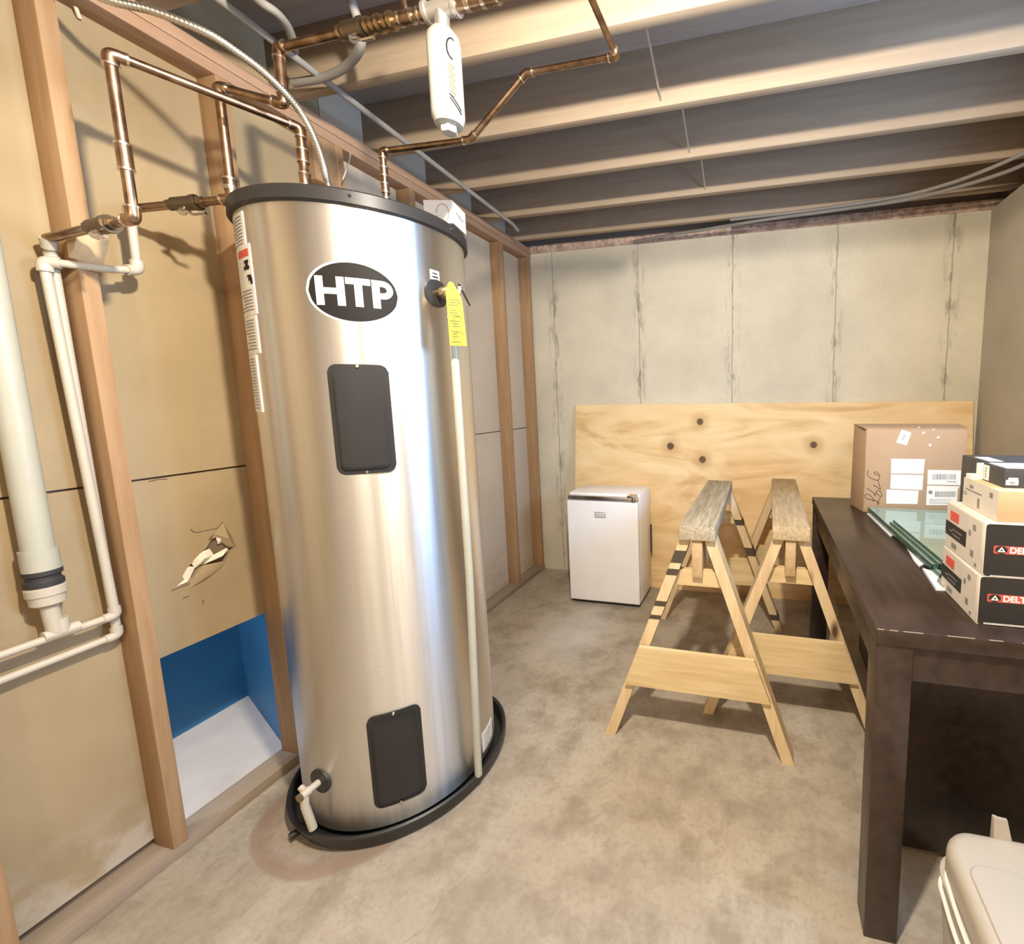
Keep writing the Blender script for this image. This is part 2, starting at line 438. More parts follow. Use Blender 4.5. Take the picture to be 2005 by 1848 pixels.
# left partition: drywall sheets, seen from the stud side
def sheet(y0, y1, z0, z1, hole=None):
    bm = bmesh.new()
    def loop(pts):
        v = [bm.verts.new(p) for p in pts]
        return [bm.edges.new((v[i], v[(i+1) % len(v)])) for i in range(len(v))]
    ed = loop([(XD, y0, z0), (XD, y1, z0), (XD, y1, z1), (XD, y0, z1)])
    if hole: ed += loop([(XD, y, z) for y, z in hole])
    bmesh.ops.triangle_fill(bm, use_beauty=True, use_dissolve=False, edges=ed)
    r = bmesh.ops.extrude_face_region(bm, geom=list(bm.faces))
    bmesh.ops.translate(bm, vec=(-.013, 0, 0), verts=[g for g in r['geom'] if isinstance(g, bmesh.types.BMVert)])
    bmesh.ops.recalc_face_normals(bm, faces=bm.faces)
    return bm
HOLEPX = [(392, 1083), (405, 1072), (414, 1056), (426, 1050), (436, 1062), (447, 1070), (458, 1072), (447, 1085), (441, 1100), (424, 1110), (402, 1106), (390, 1112), (376, 1130), (364, 1140), (357, 1128), (366, 1112), (380, 1098)]
hole = [(at(x, y, 0, XD).y, at(x, y, 0, XD).z) for x, y in HOLEPX]
SEAM = 1.256
wl = thing('wall_left', 'stud side of the tan drywall partition on the left', 'wall', ZERO, None, 'structure')
part('upper_sheet', sheet(-2.9, 1.702, SEAM+.004, ZS), M['drywall'], wl)
part('upper_sheet', sheet(1.705, YB, SEAM+.004, ZS), M['drywall_brightened'], wl, 'drywall sheet beyond the tank, colour lightened against the dim light')
part('lower_sheet', sheet(-2.9, .876, .062, SEAM-.003), M['drywall'], wl)
part('lower_sheet', sheet(.88, 1.268, .652, SEAM-.003, hole), M['drywall'], wl, 'cut off drywall sheet with a punched hole')
part('lower_sheet', sheet(1.274, 1.702, .03, SEAM-.003), M['drywall'], wl)
part('lower_sheet', sheet(1.705, YB, .03, SEAM-.003), M['drywall_brightened'], wl, 'lower drywall sheet beyond the tank, colour lightened against the dim light')
bm = BX(XD-.022, XD-.0132, -2.9, YB, SEAM-.02, SEAM+.02); box(bm, XD-.022, XD-.0132, -2.9, .87, .02, .09)
part('seam_backing', bm, M['cavity'], wl)
bm = BX(XD-.05, XD-.014, .95, 1.25, .8, 1.12)
part('hole_backing', bm, M['cavity'], wl)
# torn gypsum along the lower lip and left edge of the hole, paper flaps
def shard(bm, pxs, out, push=.0):
    pts = [at(x, y, 0, XD) for x, y in pxs]
    c = sum(pts, Vector())/len(pts)
    a = [bm.verts.new(p+Vector((push, 0, 0))) for p in pts]
    top = bm.verts.new(c+Vector((out, 0, 0)))
    n = len(a)
    for i in range(n): bm.faces.new((a[i], a[(i+1) % n], top))
    bm.faces.new(a[::-1]); bmesh.ops.recalc_face_normals(bm, faces=bm.faces)
bm = bmesh.new()
for pxs, o in (([(372, 1100), (388, 1083), (412, 1074), (420, 1086), (398, 1104), (384, 1112)], .012), ([(398, 1106), (420, 1086), (446, 1072), (449, 1077), (424, 1096)], .022),
               ([(356, 1128), (368, 1108), (384, 1110), (374, 1132), (366, 1146)], .012), ([(338, 1152), (362, 1132), (376, 1130), (370, 1142)], .010), ([(424, 1052), (432, 1050), (436, 1062), (428, 1066)], .006)):
    shard(bm, pxs, o, -.004)
part('torn_gypsum', bm, M['gypsum'], wl, 'broken white gypsum edge')
bm = bmesh.new()
for pxs, o in (([(372, 1140), (400, 1106), (440, 1098), (438, 1108), (402, 1136), (372, 1152)], .018), ([(420, 1046), (436, 1022), (454, 1050), (462, 1072), (446, 1070), (436, 1060)], .016), ([(396, 1038), (420, 1044), (414, 1056), (404, 1060)], .010)):
    shard(bm, pxs, o, 0)
part('paper_flap', bm, M['drywall'], wl)
bm = bmesh.new()
for pxs in ([(373, 1035), (377, 1041), (388, 1042), (410, 1037), (425, 1034), (436, 1022)], [(336, 1156), (356, 1148), (372, 1142)], [(357, 1172), (364, 1168), (370, 1167)], [(398, 1174), (397, 1182)], [(448, 1072), (462, 1068)], [(290, 943), (310, 938), (327, 938)]):
    tube(bm, [at(x, y, 0, XD)+Vector((.0006, 0, 0)) for x, y in pxs], .0016, 5)
part('tear_line', bm, M['cavity'], wl)
struct('trim_1', BX(XD-.013, XL, -2.9, YB, 0, .04, bev=.003), M['sole'], 'flat wooden sole plate along the foot of the stud wall', 'sole plate')
bm = BX(XD, XL, -2.9, YB, ZJ-.08, ZJ-.041, bev=.002); box(bm, XD, XL+.002, -2.9, YB, ZJ-.04, ZJ, bev=.002)
struct('trim_2', bm, M['plate'], 'doubled wooden top plate along the head of the stud wall', 'top plate')
bm = BX(-3.6, XR+.1, YB-.012, YB+.09, ZW, ZJ+.02)
for i in range(230):
    x = random.uniform(-1.86, XR-.05); s = random.uniform(.006, .02)
    t = bmesh.new(); bmesh.ops.create_icosphere(t, subdivisions=1, radius=s)
    for v in t.verts: v.co = Vector((x+v.co.x*2.0, YB-.012+v.co.y*.7, ZW+.02+random.uniform(-.012, .03)+v.co.z))
    merge(bm, t)
struct('trim_3', bm, M['pink'], 'ragged strip of pinkish sill insulation on top of the concrete wall', 'sill insulation')

# studs
SX = 'bare pine wall stud '
for y1, lab in ((.563, SX+'cut off by the photo at its bottom corner, beyond the standpipe'), (.897, SX+'standing between the white pipes and the cut drywall'), (1.29, SX+'half hidden behind the instruction labels of the steel tank'),
                (1.723, SX+'whose head shows above the tank beside the ribbed conduit'), (2.14, SX+'whose head shows above the tank rim beside the small white carton'),
                (2.52, SX+'showing as a thin strip beside the yellow warning tag'), (2.968, SX+'one bay before the corner with the concrete wall'), (3.345, SX+'in the corner against the concrete back wall')):
    o = solo('wall_stud', BX(XD, XL, y1-.038, y1, .04, ZJ-.08, bev=.002), M['stud'], lab, 'stud', 'studs of the left wall')
    if y1 == 1.723: part('blocking', BX(XD+.003, XL-.002, y1-.14, y1-.038, ZJ-.27, ZJ-.08, bev=.003), M['stud'], o)
# joists
for y, lab in ((1.4965, 'ceiling joist highest in the photo, behind the white filter cartridge'), (1.924, 'second ceiling joist from the top, meeting the lower end of the filter cartridge'),
               (2.339, 'third ceiling joist from the top, in the middle of the ceiling'), (2.751, 'fourth ceiling joist from the top, second from the concrete wall'), (3.153, 'last ceiling joist beside the concrete wall with cables under it')):
    solo('ceiling_joist', BX(-3.5, XR+.09, y, y+.04, ZJ, ZS, bev=.002), M['joist'], lab, 'joist', 'open ceiling joists')
for px, ya, yb, lab in ((1295, 1.536, 1.924, 'nearest of three thin metal straps between the ceiling joists'), (1350, 1.964, 2.339, 'middle of three thin metal straps between the ceiling joists'), (1381, 2.379, 2.751, 'farthest of three thin metal straps between the ceiling joists')):
    x = at(px, 240, 1, yb).x if ya < 1.6 else at(px, 300, 1, yb).x
    solo('bridging_strap', hexa(bmesh.new(), [(x-.004, ya, ZS-.03), (x+.004, ya, ZS-.03), (x+.004, yb, ZJ+.02), (x-.004, yb, ZJ+.02)], [(x-.004, ya, ZS-.028), (x+.004, ya, ZS-.028), (x+.004, yb, ZJ+.022), (x-.004, yb, ZJ+.022)]), M['strap'], lab, 'strap', 'bridging straps between the joists')

# ================================================================= WATER HEATER
TC = Vector((-1.427, 1.36, 0)); TR = .3355; ZT = 2.119
def cp(az, r, z): return Vector((TC.x+r*math.cos(az), TC.y+r*math.sin(az), z))
def patch(bm, az0, u0, u1, zlo, zhi, n, r_in, r_out):
    """solid patch wrapped on the tank; zlo/zhi are functions of u (arc length)"""
    A, B, C, D = [], [], [], []
    for i in range(n+1):
        u = u0+(u1-u0)*i/n; a = az0+u/TR
        lo, hi = zlo(u), zhi(u)
        A.append(bm.verts.new(cp(a, r_out, lo))); B.append(bm.verts.new(cp(a, r_out, hi)))
        C.append(bm.verts.new(cp(a, r_in, lo))); D.append(bm.verts.new(cp(a, r_in, hi)))
    for i in range(n):
        bm.faces.new((A[i], A[i+1], B[i+1], B[i])); bm.faces.new((B[i], B[i+1], D[i+1], D[i])); bm.faces.new((C[i], A[i], A[i+1], C[i+1])) if False else bm.faces.new((C[i+1], A[i+1], A[i], C[i]))
    bm.faces.new((A[0], B[0], D[0], C[0])); bm.faces.new((A[n], C[n], D[n], B[n]))
    bmesh.ops.recalc_face_normals(bm, faces=bm.faces); return bm
def rect(bm, az0, u0, u1, z0, z1, r_out, n=6): return patch(bm, az0, u0, u1, lambda u: z0, lambda u: z1, n, TR-.004, r_out)
def rrect(bm, az0, hw, z0, z1, rad, r_out, n=28):
    def d(u):
        e = abs(u)-(hw-rad)
        return 0 if e <= 0 else rad-math.sqrt(max(0, rad*rad-e*e))
    us = patch(bm, az0, -hw+1e-4, hw-1e-4, lambda u: z0+d(u), lambda u: z1-d(u), n, TR-.004, r_out); return us
def oval(bm, az0, hw, hh, zc, r_out, n=40):
    q = lambda u: hh*math.sqrt(max(0, 1-(u/hw)**2))
    return patch(bm, az0, -hw*.9995, hw*.9995, lambda u: zc-q(u)-1e-4, lambda u: zc+q(u)+1e-4, n, TR-.004, r_out)
heater = thing('water_heater', 'tall brushed steel water heater tank standing in a black drain pan', 'water heater', TC)
part('tank_body', lathe(bmesh.new(), [(TR-.02, .03), (TR-.002, .04), (TR, .05), (TR, 2.078), (TR-.03, 2.09)], TC, 128), M['steel'], heater)
rim = part('top_rim', lathe(bmesh.new(), [(.02, 2.125), (.28, 2.112), (TR-.005, ZT-.004), (TR+.006, ZT), (TR+.013, ZT-.006), (TR+.014, 2.078), (TR+.004, 2.073), (TR-.01, 2.073), (.02, 2.08)], TC, 128, closed=True), M['black_panel'], heater)
for az in (-47.1, 6): 
    b2 = bmesh.new(); rod(b2, cp(R(az), TR+.012, 2.099), cp(R(az), TR+.0165, 2.099), .0045, seg=10)
    part('screw', b2, M['ink'] if az < 0 else M['chrome'], rim)
# oval nameplate
AZL = R(-49.2); ZL = 1.826
np_ = part('nameplate', oval(bmesh.new(), AZL, .121, .092, ZL, TR+.0012), M['silver_print'], heater, 'oval black nameplate reading HTP')
part('nameplate_field', oval(bmesh.new(), AZL, .1135, .0855, ZL, TR+.002), M['ink'], np_)
bm = bmesh.new(); ro = TR+.0032; s = .020; zl, zh = ZL-.042, ZL+.042
rect(bm, AZL, -.095, -.095+s, zl, zh, ro, 3); rect(bm, AZL, -.042, -.022, zl, zh, ro, 3); rect(bm, AZL, -.078, -.039, ZL-.009, ZL+.009, ro, 3)
rect(bm, AZL, -.019, .043, zh-.019, zh, ro, 8); rect(bm, AZL, .002, .022, zl, zh-.017, ro, 3)
rect(bm, AZL, .046, .066, zl, zh, ro, 3)
zc, ra, ri = ZL+.0145, .0275, .0105                              # bowl of the P
rect(bm, AZL, .064, .075, zh-.018, zh, ro, 2); rect(bm, AZL, .064, .075, zc-ra, zc-ra+.018, ro, 2)
prev = None
for k in range(13):
    a = -PI/2+PI*k/12
    cur = [(.074+ri*math.cos(a), zc+(ri-.001)*math.sin(a)), (.074+ra*math.cos(a), zc+ra*math.sin(a))]
    if prev:
        q = [prev[0], prev[1], cur[1], cur[0]]
        vs = [bm.verts.new(cp(AZL+u/TR, ro, z)) for u, z in q]; bm.faces.new(vs)
    prev = cur
bmesh.ops.recalc_face_normals(bm, faces=bm.faces)
part('nameplate_lettering', bm, M['silver_print'], np_)
# access covers
for az, z0, z1 in ((-50.6, 1.272, 1.612), (-49.2, .115, .455)):
    az = R(az)
    pn = part('access_cover', rrect(bmesh.new(), az, .079, z0, z1, .026, TR+.004), M['black_panel'], heater, 'black pressed access cover, ' + ('upper' if z0 > 1 else 'lower'))
    bm = rrect(bmesh.new(), az, .066, z0+.014, z1-.016, .018, TR+.007); rrect(bm, az, .061, z0+.019, z1-.021, .016, TR+.013); rrect(bm, az, .056, z0+.024, z1-.026, .014, TR+.0155)
    part('raised_face', bm, M['black_panel'], pn)
    for z in (z1-.006, z0+.007):
        bm = bmesh.new(); rod(bm, cp(az, TR+.003, z), cp(az, TR+.010, z), .006, .004, 10)
        part('screw', bm, M['chrome'], pn)
# stickers running down the left side
ST = [(-124, -102.7, 1.965, 2.062), (-124, -99.9, 1.765, 1.968), (-122, -101.5, 1.65, 1.763), (-121, -106.5, 1.47, 1.648)]
for i, (a0, a1, z0, z1) in enumerate(ST):
    am = R((a0+a1)/2); hw = R((a1-a0)/2)*TR
    s_ = part('instruction_label', rect(bmesh.new(), am, -hw, hw, z0, z1, TR+.0012+.0003*i, 12), M['paper'], heater, ('white warning label with red header and pictures' if i == 1 else None))
    bm = bmesh.new(); ro = TR+.0022+.0003*i
    z = z1-.012 if i != 1 else z1-.13
    while z > z0+.008:
        w = random.uniform(.5, .85)*hw*2
        rect(bm, R(a1)-.012/TR-w/TR/2+0, -w/2+.004, w/2, z-.0022, z, ro, 8); z -= .0095
    part('label_lettering', bm, M['grey_ink'], s_)
    if i == 1:
        e = R(a1)
        part('label_header', rect(bmesh.new(), e, -.085, -.008, z1-.034, z1-.014, ro, 8), M['red'], s_)
        bm = bmesh.new()
        for u0, u1, za, zb in ((-.040, -.014, .045, .053), (-.034, -.018, .053, .062), (-.046, -.012, .062, .072), (-.030, -.008, .088, .094), (-.024, -.004, .094, .105), (-.014, -.003, .105, .115)):
            rect(bm, e, u0, u1, z1-zb, z1-za, ro, 4)
        part('label_picture', bm, M['ink'], s_)
# small white labels
lb = part('valve_label', rect(bmesh.new(), R(-7.6), -.018, .018, 1.906, 1.938, TR+.0012, 4), M['paper'], heater)
bm = bmesh.new(); rect(bm, R(-7.6), -.010, .010, 1.925, 1.929, TR+.002, 3); rect(bm, R(-7.6), -.012, .012, 1.913, 1.918, TR+.002, 3)
part('label_lettering', bm, M['ink'], lb)
lb = part('serial_label', rect(bmesh.new(), R(14), -.05, .05, .07, .15, TR+.0012, 10), M['paper'], heater)
bm = bmesh.new()
for k in range(5): rect(bm, R(14), -.04, random.uniform(.0, .04), .083+k*.013, .085+k*.013, TR+.002, 8)
part('label_lettering', bm, M['grey_ink'], lb)
# relief valve with its collar, lever and discharge pipe
AV = R(-7.3); ZV = 1.862; er = Vector((math.cos(AV), math.sin(AV), 0)); et = Vector((-math.sin(AV), math.cos(AV), 0)); ez = Vector((0, 0, 1))
P = lambda r, t=0, z=0: Vector((TC.x, TC.y, 0))+er*(TR+r)+et*t+ez*(ZV+z)
bm = bmesh.new(); rod(bm, P(-.012), P(.004), .048, .046, 32); rod(bm, P(.004), P(.008), .046, .030, 32)
part('pipe_collar', bm, M['black'], heater)
bm = bmesh.new(); rod(bm, P(0), P(.03), .015); rod(bm, P(.028), P(.045), .021, seg=6); rod(bm, P(.04), P(.085), .018, .020); rod(bm, P(.062, 0, -.045), P(.062, 0, .01), .016); rod(bm, P(.062, 0, -.06), P(.062, 0, -.042), .019, seg=6)
rv = part('relief_valve', bm, M['brass'], heater, 'brass relief valve')
bm = bmesh.new(); rod(bm, P(.085), P(.105), .017, .013); rod(bm, P(.1, 0, .012), P(.1, 0, -.012), .013)
bm2 = hexa(bmesh.new(), [P(.095, -.006, .018), P(.095, .006, .018), P(.135, .006, -.055), P(.135, -.006, -.055)], [P(.10, -.006, .022), P(.10, .006, .022), P(.141, .006, -.052), P(.141, -.006, -.052)]); merge(bm, bm2)
part('lever', bm, M['chrome'], rv)
bm = bmesh.new(); rod(bm, P(.062, 0, -.10), P(.062, 0, -.058), .014); rod(bm, P(.062, 0, -.09), P(.062, 0, -.075), .0165)
part('copper_adapter', bm, M['copper'], rv)
bm = TU([P(.062, 0, -.098), P(.06, 0, -1.0), P(.045, -.008, -1.80)], .0135, 16)
dp = part('discharge_pipe', bm, M['pvc'], heater, 'cream plastic discharge pipe down the front')
for k in range(9):
    z = -.9-.07*k+random.uniform(-.01, .01); c = P(.06-.0006*k, -.0, z)
    part('pipe_lettering', rod(bmesh.new(), c+(er*.35-et*.93)*.0128, c+(er*.35-et*.93)*.0140, .0018, seg=6), M['red'], dp)
# yellow warning tag hung from the valve: faces the camera
tn = (CAM-P(.075)); tn.z = 0; tn.normalize(); tr = Vector((-tn.y, tn.x, 0))
o = P(.088, -.02, .0)
poly_pts = [(-.018, -.003), (-.006, .02), (.004, .02), (.026, -.022), (.03, -.05), (.035, -.185), (-.016, -.185)]
tilt = lambda x, z: o+tr*x+ez*z+tn*(.022-.05*z)
bm = poly(bmesh.new(), [tilt(x, z) for x, z in poly_pts], .0008, tn)
tagp = part('warning_tag', bm, M['yellow'], heater, 'yellow warning tag')
bm = bmesh.new()
for k in range(17):
    z = -.035-.0085*k; x0 = random.uniform(-.012, -.004); x1 = random.uniform(.008, .026)
    if k % 4 == 3: continue
    poly(bm, [tilt(x0, z)+tn*.0012, tilt(x1, z)+tn*.0012, tilt(x1, z-.0036)+tn*.0012, tilt(x0, z-.0036)+tn*.0012], .0004, tn)
for cx_, cz_, rr_ in ((.012, -.105, .014), (.012, -.155, .015)):
    tube(bm, [tilt(cx_+rr_*math.cos(a), cz_+rr_*math.sin(a))+tn*.001 for a in [PI*.1+PI*1.3*i/10 for i in range(11)]], .0009, 5)
part('tag_lettering', bm, M['olive'], tagp)
# drain cock
AD = R(-93.4); ed = Vector((math.cos(AD), math.sin(AD), 0)); ZD = .222
Q = lambda r, t=0, z=0: Vector((TC.x, TC.y, 0))+ed*(TR+r)+Vector((-ed.y, ed.x, 0))*t+ez*(ZD+z)
bm = bmesh.new(); rod(bm, Q(-.012), Q(.004), .044, .042, 32); rod(bm, Q(.004), Q(.007), .042, .026, 32)
part('drain_collar', bm, M['black'], heater)
bm = bmesh.new(); rod(bm, Q(0), Q(.045), .0115); rod(bm, Q(.038), Q(.062), .0145, .012); rod(bm, Q(.045, -.002, .0), Q(.045, -.026, .012), .009); tube(bm, [Q(.052, 0, -.004), Q(.054, 0, -.04), Q(.042, .006, -.135)], .012, 14)
dv = part('drain_valve', bm, M['cpvc'], heater, 'cream drain valve')
bm = bmesh.new(); rod(bm, Q(.062), Q(.070), .0135, .0135, 8)
part('valve_knob', bm, M['brass'], dv)
# scuff marks on the shell
bm = bmesh.new()
for a, z, w in ((-54, .625, .02), (-53, .607, .026), (-52.5, .592, .012), (-60, .63, .01)): rect(bm, R(a), -w/2, w/2, z, z+.0022, TR+.0004, 3)
part('scuff_mark', bm, M['badge'], heater)

pan = solo('drain_pan', lathe(bmesh.new(), [(.05, .002), (.354, .002), (.366, .008), (.376, .050), (.384, .056), (.385, .064), (.379, .068), (.371, .064), (.360, .016), (.05, .012)], (TC.x, TC.y, 0), 128, closed=True), M['black'], 'round black plastic pan under the water heater', 'drain pan', origin=(TC.x, TC.y, 0))
bm = bmesh.new(); d_ = (at(588, 1627, 2, .02)-Vector((TC.x, TC.y, .02))).normalized(); c_ = Vector((TC.x, TC.y, .024))
rod(bm, c_+d_*.367, c_+d_*.397, .012); part('outlet_nub', bm, M['black'], pan)

# small carton resting on the tank top
pa, pb, pc = at(888, 437, 2, 2.127), at(913, 460, 2, 2.127), None
dn = (pb-pa).normalized(); dl = Vector((-dn.y, dn.x, 0)); dl = dl if dl.x < 0 else -dl
base = [pa-dn*.0, pb, pb+dl*.10, pa+dl*.10]
hgt = .078
ct = thing('small_carton', 'small white printed carton lying on the tank top over the relief valve', 'carton', (base[0]+base[2])/2)
bm = hexa(bmesh.new(), base, [p+ez*hgt for p in base]); part('carton_box', bm, M['paper'], ct)
bm = bmesh.new(); nn = Vector((dn.y, -dn.x, 0)); nn = nn if nn.x > 0 else -nn
L_ = (pb-pa).length
for f, z, w in ((.25, .045, .012), (.38, .042, .02), (.52, .04, .03), (.68, .038, .02)):
    c = pa+dn*L_*f+nn*.0005
    poly(bm, [c+ez*(z-w*.3), c+dn*.008+ez*(z-w*.3), c+dn*.008+ez*(z+w*.3), c+ez*(z+w*.3)], .0004, nn)
part('carton_lettering', bm, M['grey_ink'], ct)
bm = bmesh.new(); c = pa+dl*.035-dn*.0006
tube(bm, [c+dl*.022*math.cos(a)+ez*(.035+.03*math.sin(a)) for a in [2*PI*i/20 for i in range(20)]], .0009, 5)
part('carton_emblem', bm, M['grey_ink'], ct)

# ================================================================= PIPES
def elbows(pts, r, parent, mat, idx=None, ln=.022, collar=True):
    for i in range(1, len(pts)-1):
        if idx is not None and i not in idx: continue
        a, b, c = Vector(pts[i-1]), Vector(pts[i]), Vector(pts[i+1])
        p0, p1 = b+(a-b).normalized()*ln, b+(c-b).normalized()*ln
        e = part('elbow', TU([p0, b, p1], r*1.28, 14, ln*.9), mat, parent)
        if collar:
            for q, d in ((p0, (a-b).normalized()), (p1, (c-b).normalized())): part('solder_ring', rod(bmesh.new(), q-d*.001, q+d*.004, r*1.36), M['solder'], e)
def coupling(p, d, r, parent, mat=None, ln=.03, rings=2):
    d = Vector(d).normalized(); p = Vector(p)
    c = part('coupling', rod(bmesh.new(), p-d*ln, p+d*ln, r*1.28), mat or M['copper'], parent)
    for k in (-1, 1): part('solder_ring', rod(bmesh.new(), p+d*ln*k-d*.003, p+d*ln*k+d*.003, r*1.4), M['solder'], c)
def ball_valve(p, d, r, parent, hd, hl=.075):
    d = Vector(d).normalized(); p = Vector(p); hd = Vector(hd).normalized()
    bm = bmesh.new(); rod(bm, p-d*.03, p+d*.02, r*1.75); rod(bm, p-d*.045, p-d*.03, r*1.5, seg=6); rod(bm, p+d*.022, p+d*.034, r*1.95, seg=24); rod(bm, p+d*.036, p+d*.05, r*1.45, seg=6)
    v = part('valve_body', bm, M['valve'], parent)
    bm = bmesh.new(); rod(bm, p+hd*r*1.2, p+hd*(r+.024), .006); rod(bm, p+hd*(r+.02), p+hd*(r+.03), .011, seg=6)
    part('valve_stem', bm, M['solder'], v)
    q = p+hd*(r+.026); sd = d.cross(hd).normalized()
    bm = TU([q-d*.005, q+d*.02, q+d*.032+hd*.016, q+d*hl+hd*.016], .0045, 8, .01)
    part('handle', bm, M['solder'], v)
U = 1.5
r_ = .0115
# copper loop: stub by the wall, valve, riser, crossing to the tank
e1 = at(262, 428, 1, .8325); t1 = at(207, 106, 1, .8325); t1 = Vector((e1.x, e1.y, t1.z))
stub = at(90, 478, 1, .825); stub = Vector((XD+.06, .826, e1.z-.02))
t3 = at(587, 250, 2, t1.z); b3 = Vector((t3.x, t3.y, 2.119))
pts = [stub, e1, t1, t3, b3]
loop = thing('copper_inlet_pipe', 'copper pipe with valve rising apart from the wall and crossing to the tank top', 'pipe', (e1.x, e1.y, e1.z))
part('pipe', TU(pts, r_, 14, .02), M['copper'], loop)
elbows(pts, r_, loop, M['copper'], ln=.026)
coupling(e1*.62+t1*.38, (0, 0, 1), r_, loop); coupling(b3*.35+t3*.65, (0, 0, 1), r_, loop, ln=.018); coupling(b3*.65+t3*.35, (0, 0, 1), r_, loop, ln=.018)
ball_valve(stub*.36+e1*.64, e1-stub, r_, loop, (.25, -.5, -.8), .05)
# heavier copper line: stub, valve, riser beside the tank, up to the ceiling run
p0 = Vector((-1.868, .978, 2.082)); p1 = Vector((-1.605, 1.08, 2.125)); p2 = Vector((-1.605, 1.08, at(426, 170, 1, 1.08).z))
p3 = at(556, 204, 1, 1.133); p4 = at(547, 98, 1, 1.14); p4 = Vector((p3.x, p3.y, p4.z)); p5 = Vector((XR, p4.y+.04, p4.z+.005))
pts = [p0, p1, p2, p3, p4, p5]
line = thing('copper_ceiling_pipe', 'copper pipe with two valves rising at the tank rim and running overhead to the filter', 'pipe', p1)
part('pipe', TU(pts, r_*1.05, 14, .02), M['copper'], line)
elbows(pts, r_*1.05, line, M['copper'], ln=.026)
coupling(p1+Vector((0, 0, .045)), (0, 0, 1), r_*1.1, line, ln=.012); coupling(p4*.5+p3*.5, (0, 0, 1), r_, line, ln=.05)
ball_valve(p0*.45+p1*.55, p1-p0, r_, line, (.2, -.45, -.85), .07)
dx = (p5-p4).normalized()
def onrun(px): 
    q = at(px, 60, 1, p4.y+.01); return p4+dx*((q.x-p4.x)/dx.x)
ball_valve(onrun(700), dx, r_*1.15, line, (.1, -.4, -.9), .075)
for k, px in enumerate((672, 684, 716, 726, 736, 748, 760, 772)):
    q = onrun(px); part('union_nut', rod(bmesh.new(), q-dx*.006, q+dx*.006, r_*(1.9 if k % 2 else 1.55), seg=16), M['brass'], line)
for px in (800, 838, 905, 935, 965): coupling(onrun(px), dx, r_*1.15, line, ln=.02)
q = onrun(802); bm = bmesh.new(); rod(bm, q+Vector((0, 0, .0)), q+Vector((-.01, -.01, .10)), r_*.9); part('branch_stub', bm, M['copper'], line)
q = onrun(868); bm = bmesh.new(); rod(bm, q-dx*.045, q+dx*.045, .021); rod(bm, q, q-ez*.06, .019); rod(bm, q-dx*.05, q-dx*.04, .025); rod(bm, q+dx*.04, q+dx*.05, .025)
part('filter_tee', bm, M['strap'], line, 'grey metal tee carrying the filter')
# filter cartridge
fz1 = q.z-.05; fz0 = at(886, 258, 1, q.y).z+.012
fl = thing('filter_cartridge', 'white cylindrical filter cartridge hanging from the ceiling pipe tee', 'filter', (q.x, q.y, fz0))
h_ = fz1-fz0
part('canister', lathe(bmesh.new(), [(.022, 0), (.036, .005), (.0425, .022), (.043, .03), (.043, h_-.035), (.040, h_-.02), (.028, h_-.004), (.022, h_)], (q.x, q.y, fz0), 48), M['filter_white'], fl)
part('hex_nut', lathe(bmesh.new(), [(.020, -.016), (.0225, -.012), (.0225, .004)], (q.x, q.y, fz0), 6), M['filter_white'], fl)
def fpt(deg, z, r=.0437):
    a = R(deg); return Vector((q.x+r*math.cos(a), q.y+r*math.sin(a), fz0+z))
bm = bmesh.new()
tube(bm, [fpt(-26+18*math.cos(a), h_-.068+.026*math.sin(a)) for a in [PI*.35+PI*1.15*i/14 for i in range(15)]], .0021, 5)
for dz in (0, .006): tube(bm, [fpt(-44+8*i, .056-.0062*i+dz*1.6) for i in range(6)], .0022, 5)
part('swoosh_print', bm, M['ink'], fl)
bm = bmesh.new()
for k in range(5):
    z = h_-.108-.0165*k; tube(bm, [fpt(-44+6*i, z-.0015*i) for i in range(5)], .0019, 5); tube(bm, [fpt(-44+6*i, z-.009-.0015*i) for i in range(4)], .0017, 5)
part('letter_lettering', bm, M['olive'], fl)
# hot outlet: tank top, along the ceiling, offset upward, then towards the camera
b4 = Vector((-1.30, 1.352, 2.119)); t4 = at(759, 294, 1, 1.352); t4 = Vector((b4.x, b4.y, t4.z))
c1 = at(921, 274, 2, t4.z); c2 = at(1030, 143, 1, c1.y); c3 = at(1207, 110, 2, c2.z+.0); c4 = c3+Vector((.0, -4.0, .0))
pts = [b4, t4, c1, c2, c3, c4]
hot = thing('copper_outlet_pipe', 'thin copper pipe from the tank top stepping up under the joists beyond the filter', 'pipe', b4)
part('pipe', TU(pts, r_*.85, 14, .02), M['copper'], hot)
elbows(pts, r_*.85, hot, M['copper'], ln=.022)
for f in (.3, .5, .72): coupling(b4*(1-f)+t4*f, (0, 0, 1), r_*.85, hot, ln=.014)
# armoured conduit from the tank up to the wall head
cpx = [(80, -62), (200, -4), (300, 22), (400, 62), (470, 106), (530, 154), (580, 208), (610, 258), (630, 312), (641, 356)]
n = len(cpx); cpts = [at(x, y, 1, .86+.28*(i/(n-1))) for i, (x, y) in enumerate(cpx)]
cpts.append(Vector((cpts[-1].x, cpts[-1].y+.012, 2.119)))
def smooth(pts, k=8):
    out = []
    for i in range(len(pts)-1):
        p0, p1, p2, p3 = pts[max(i-1, 0)], pts[i], pts[i+1], pts[min(i+2, len(pts)-1)]
        for j in range(k):
            s = j/k
            out.append(.5*((2*p1)+(p2-p0)*s+(2*p0-5*p1+4*p2-p3)*s*s+(3*p1-p0-3*p2+p3)*s**3))
    out.append(pts[-1]); return out
sp_ = smooth(cpts, 22)
solo('armoured_conduit', TU(sp_, lambda i, n: .0108 if i % 2 else .0078, 10), M['conduit'], 'shiny ribbed steel conduit arching from the tank top to the wall head', 'conduit')
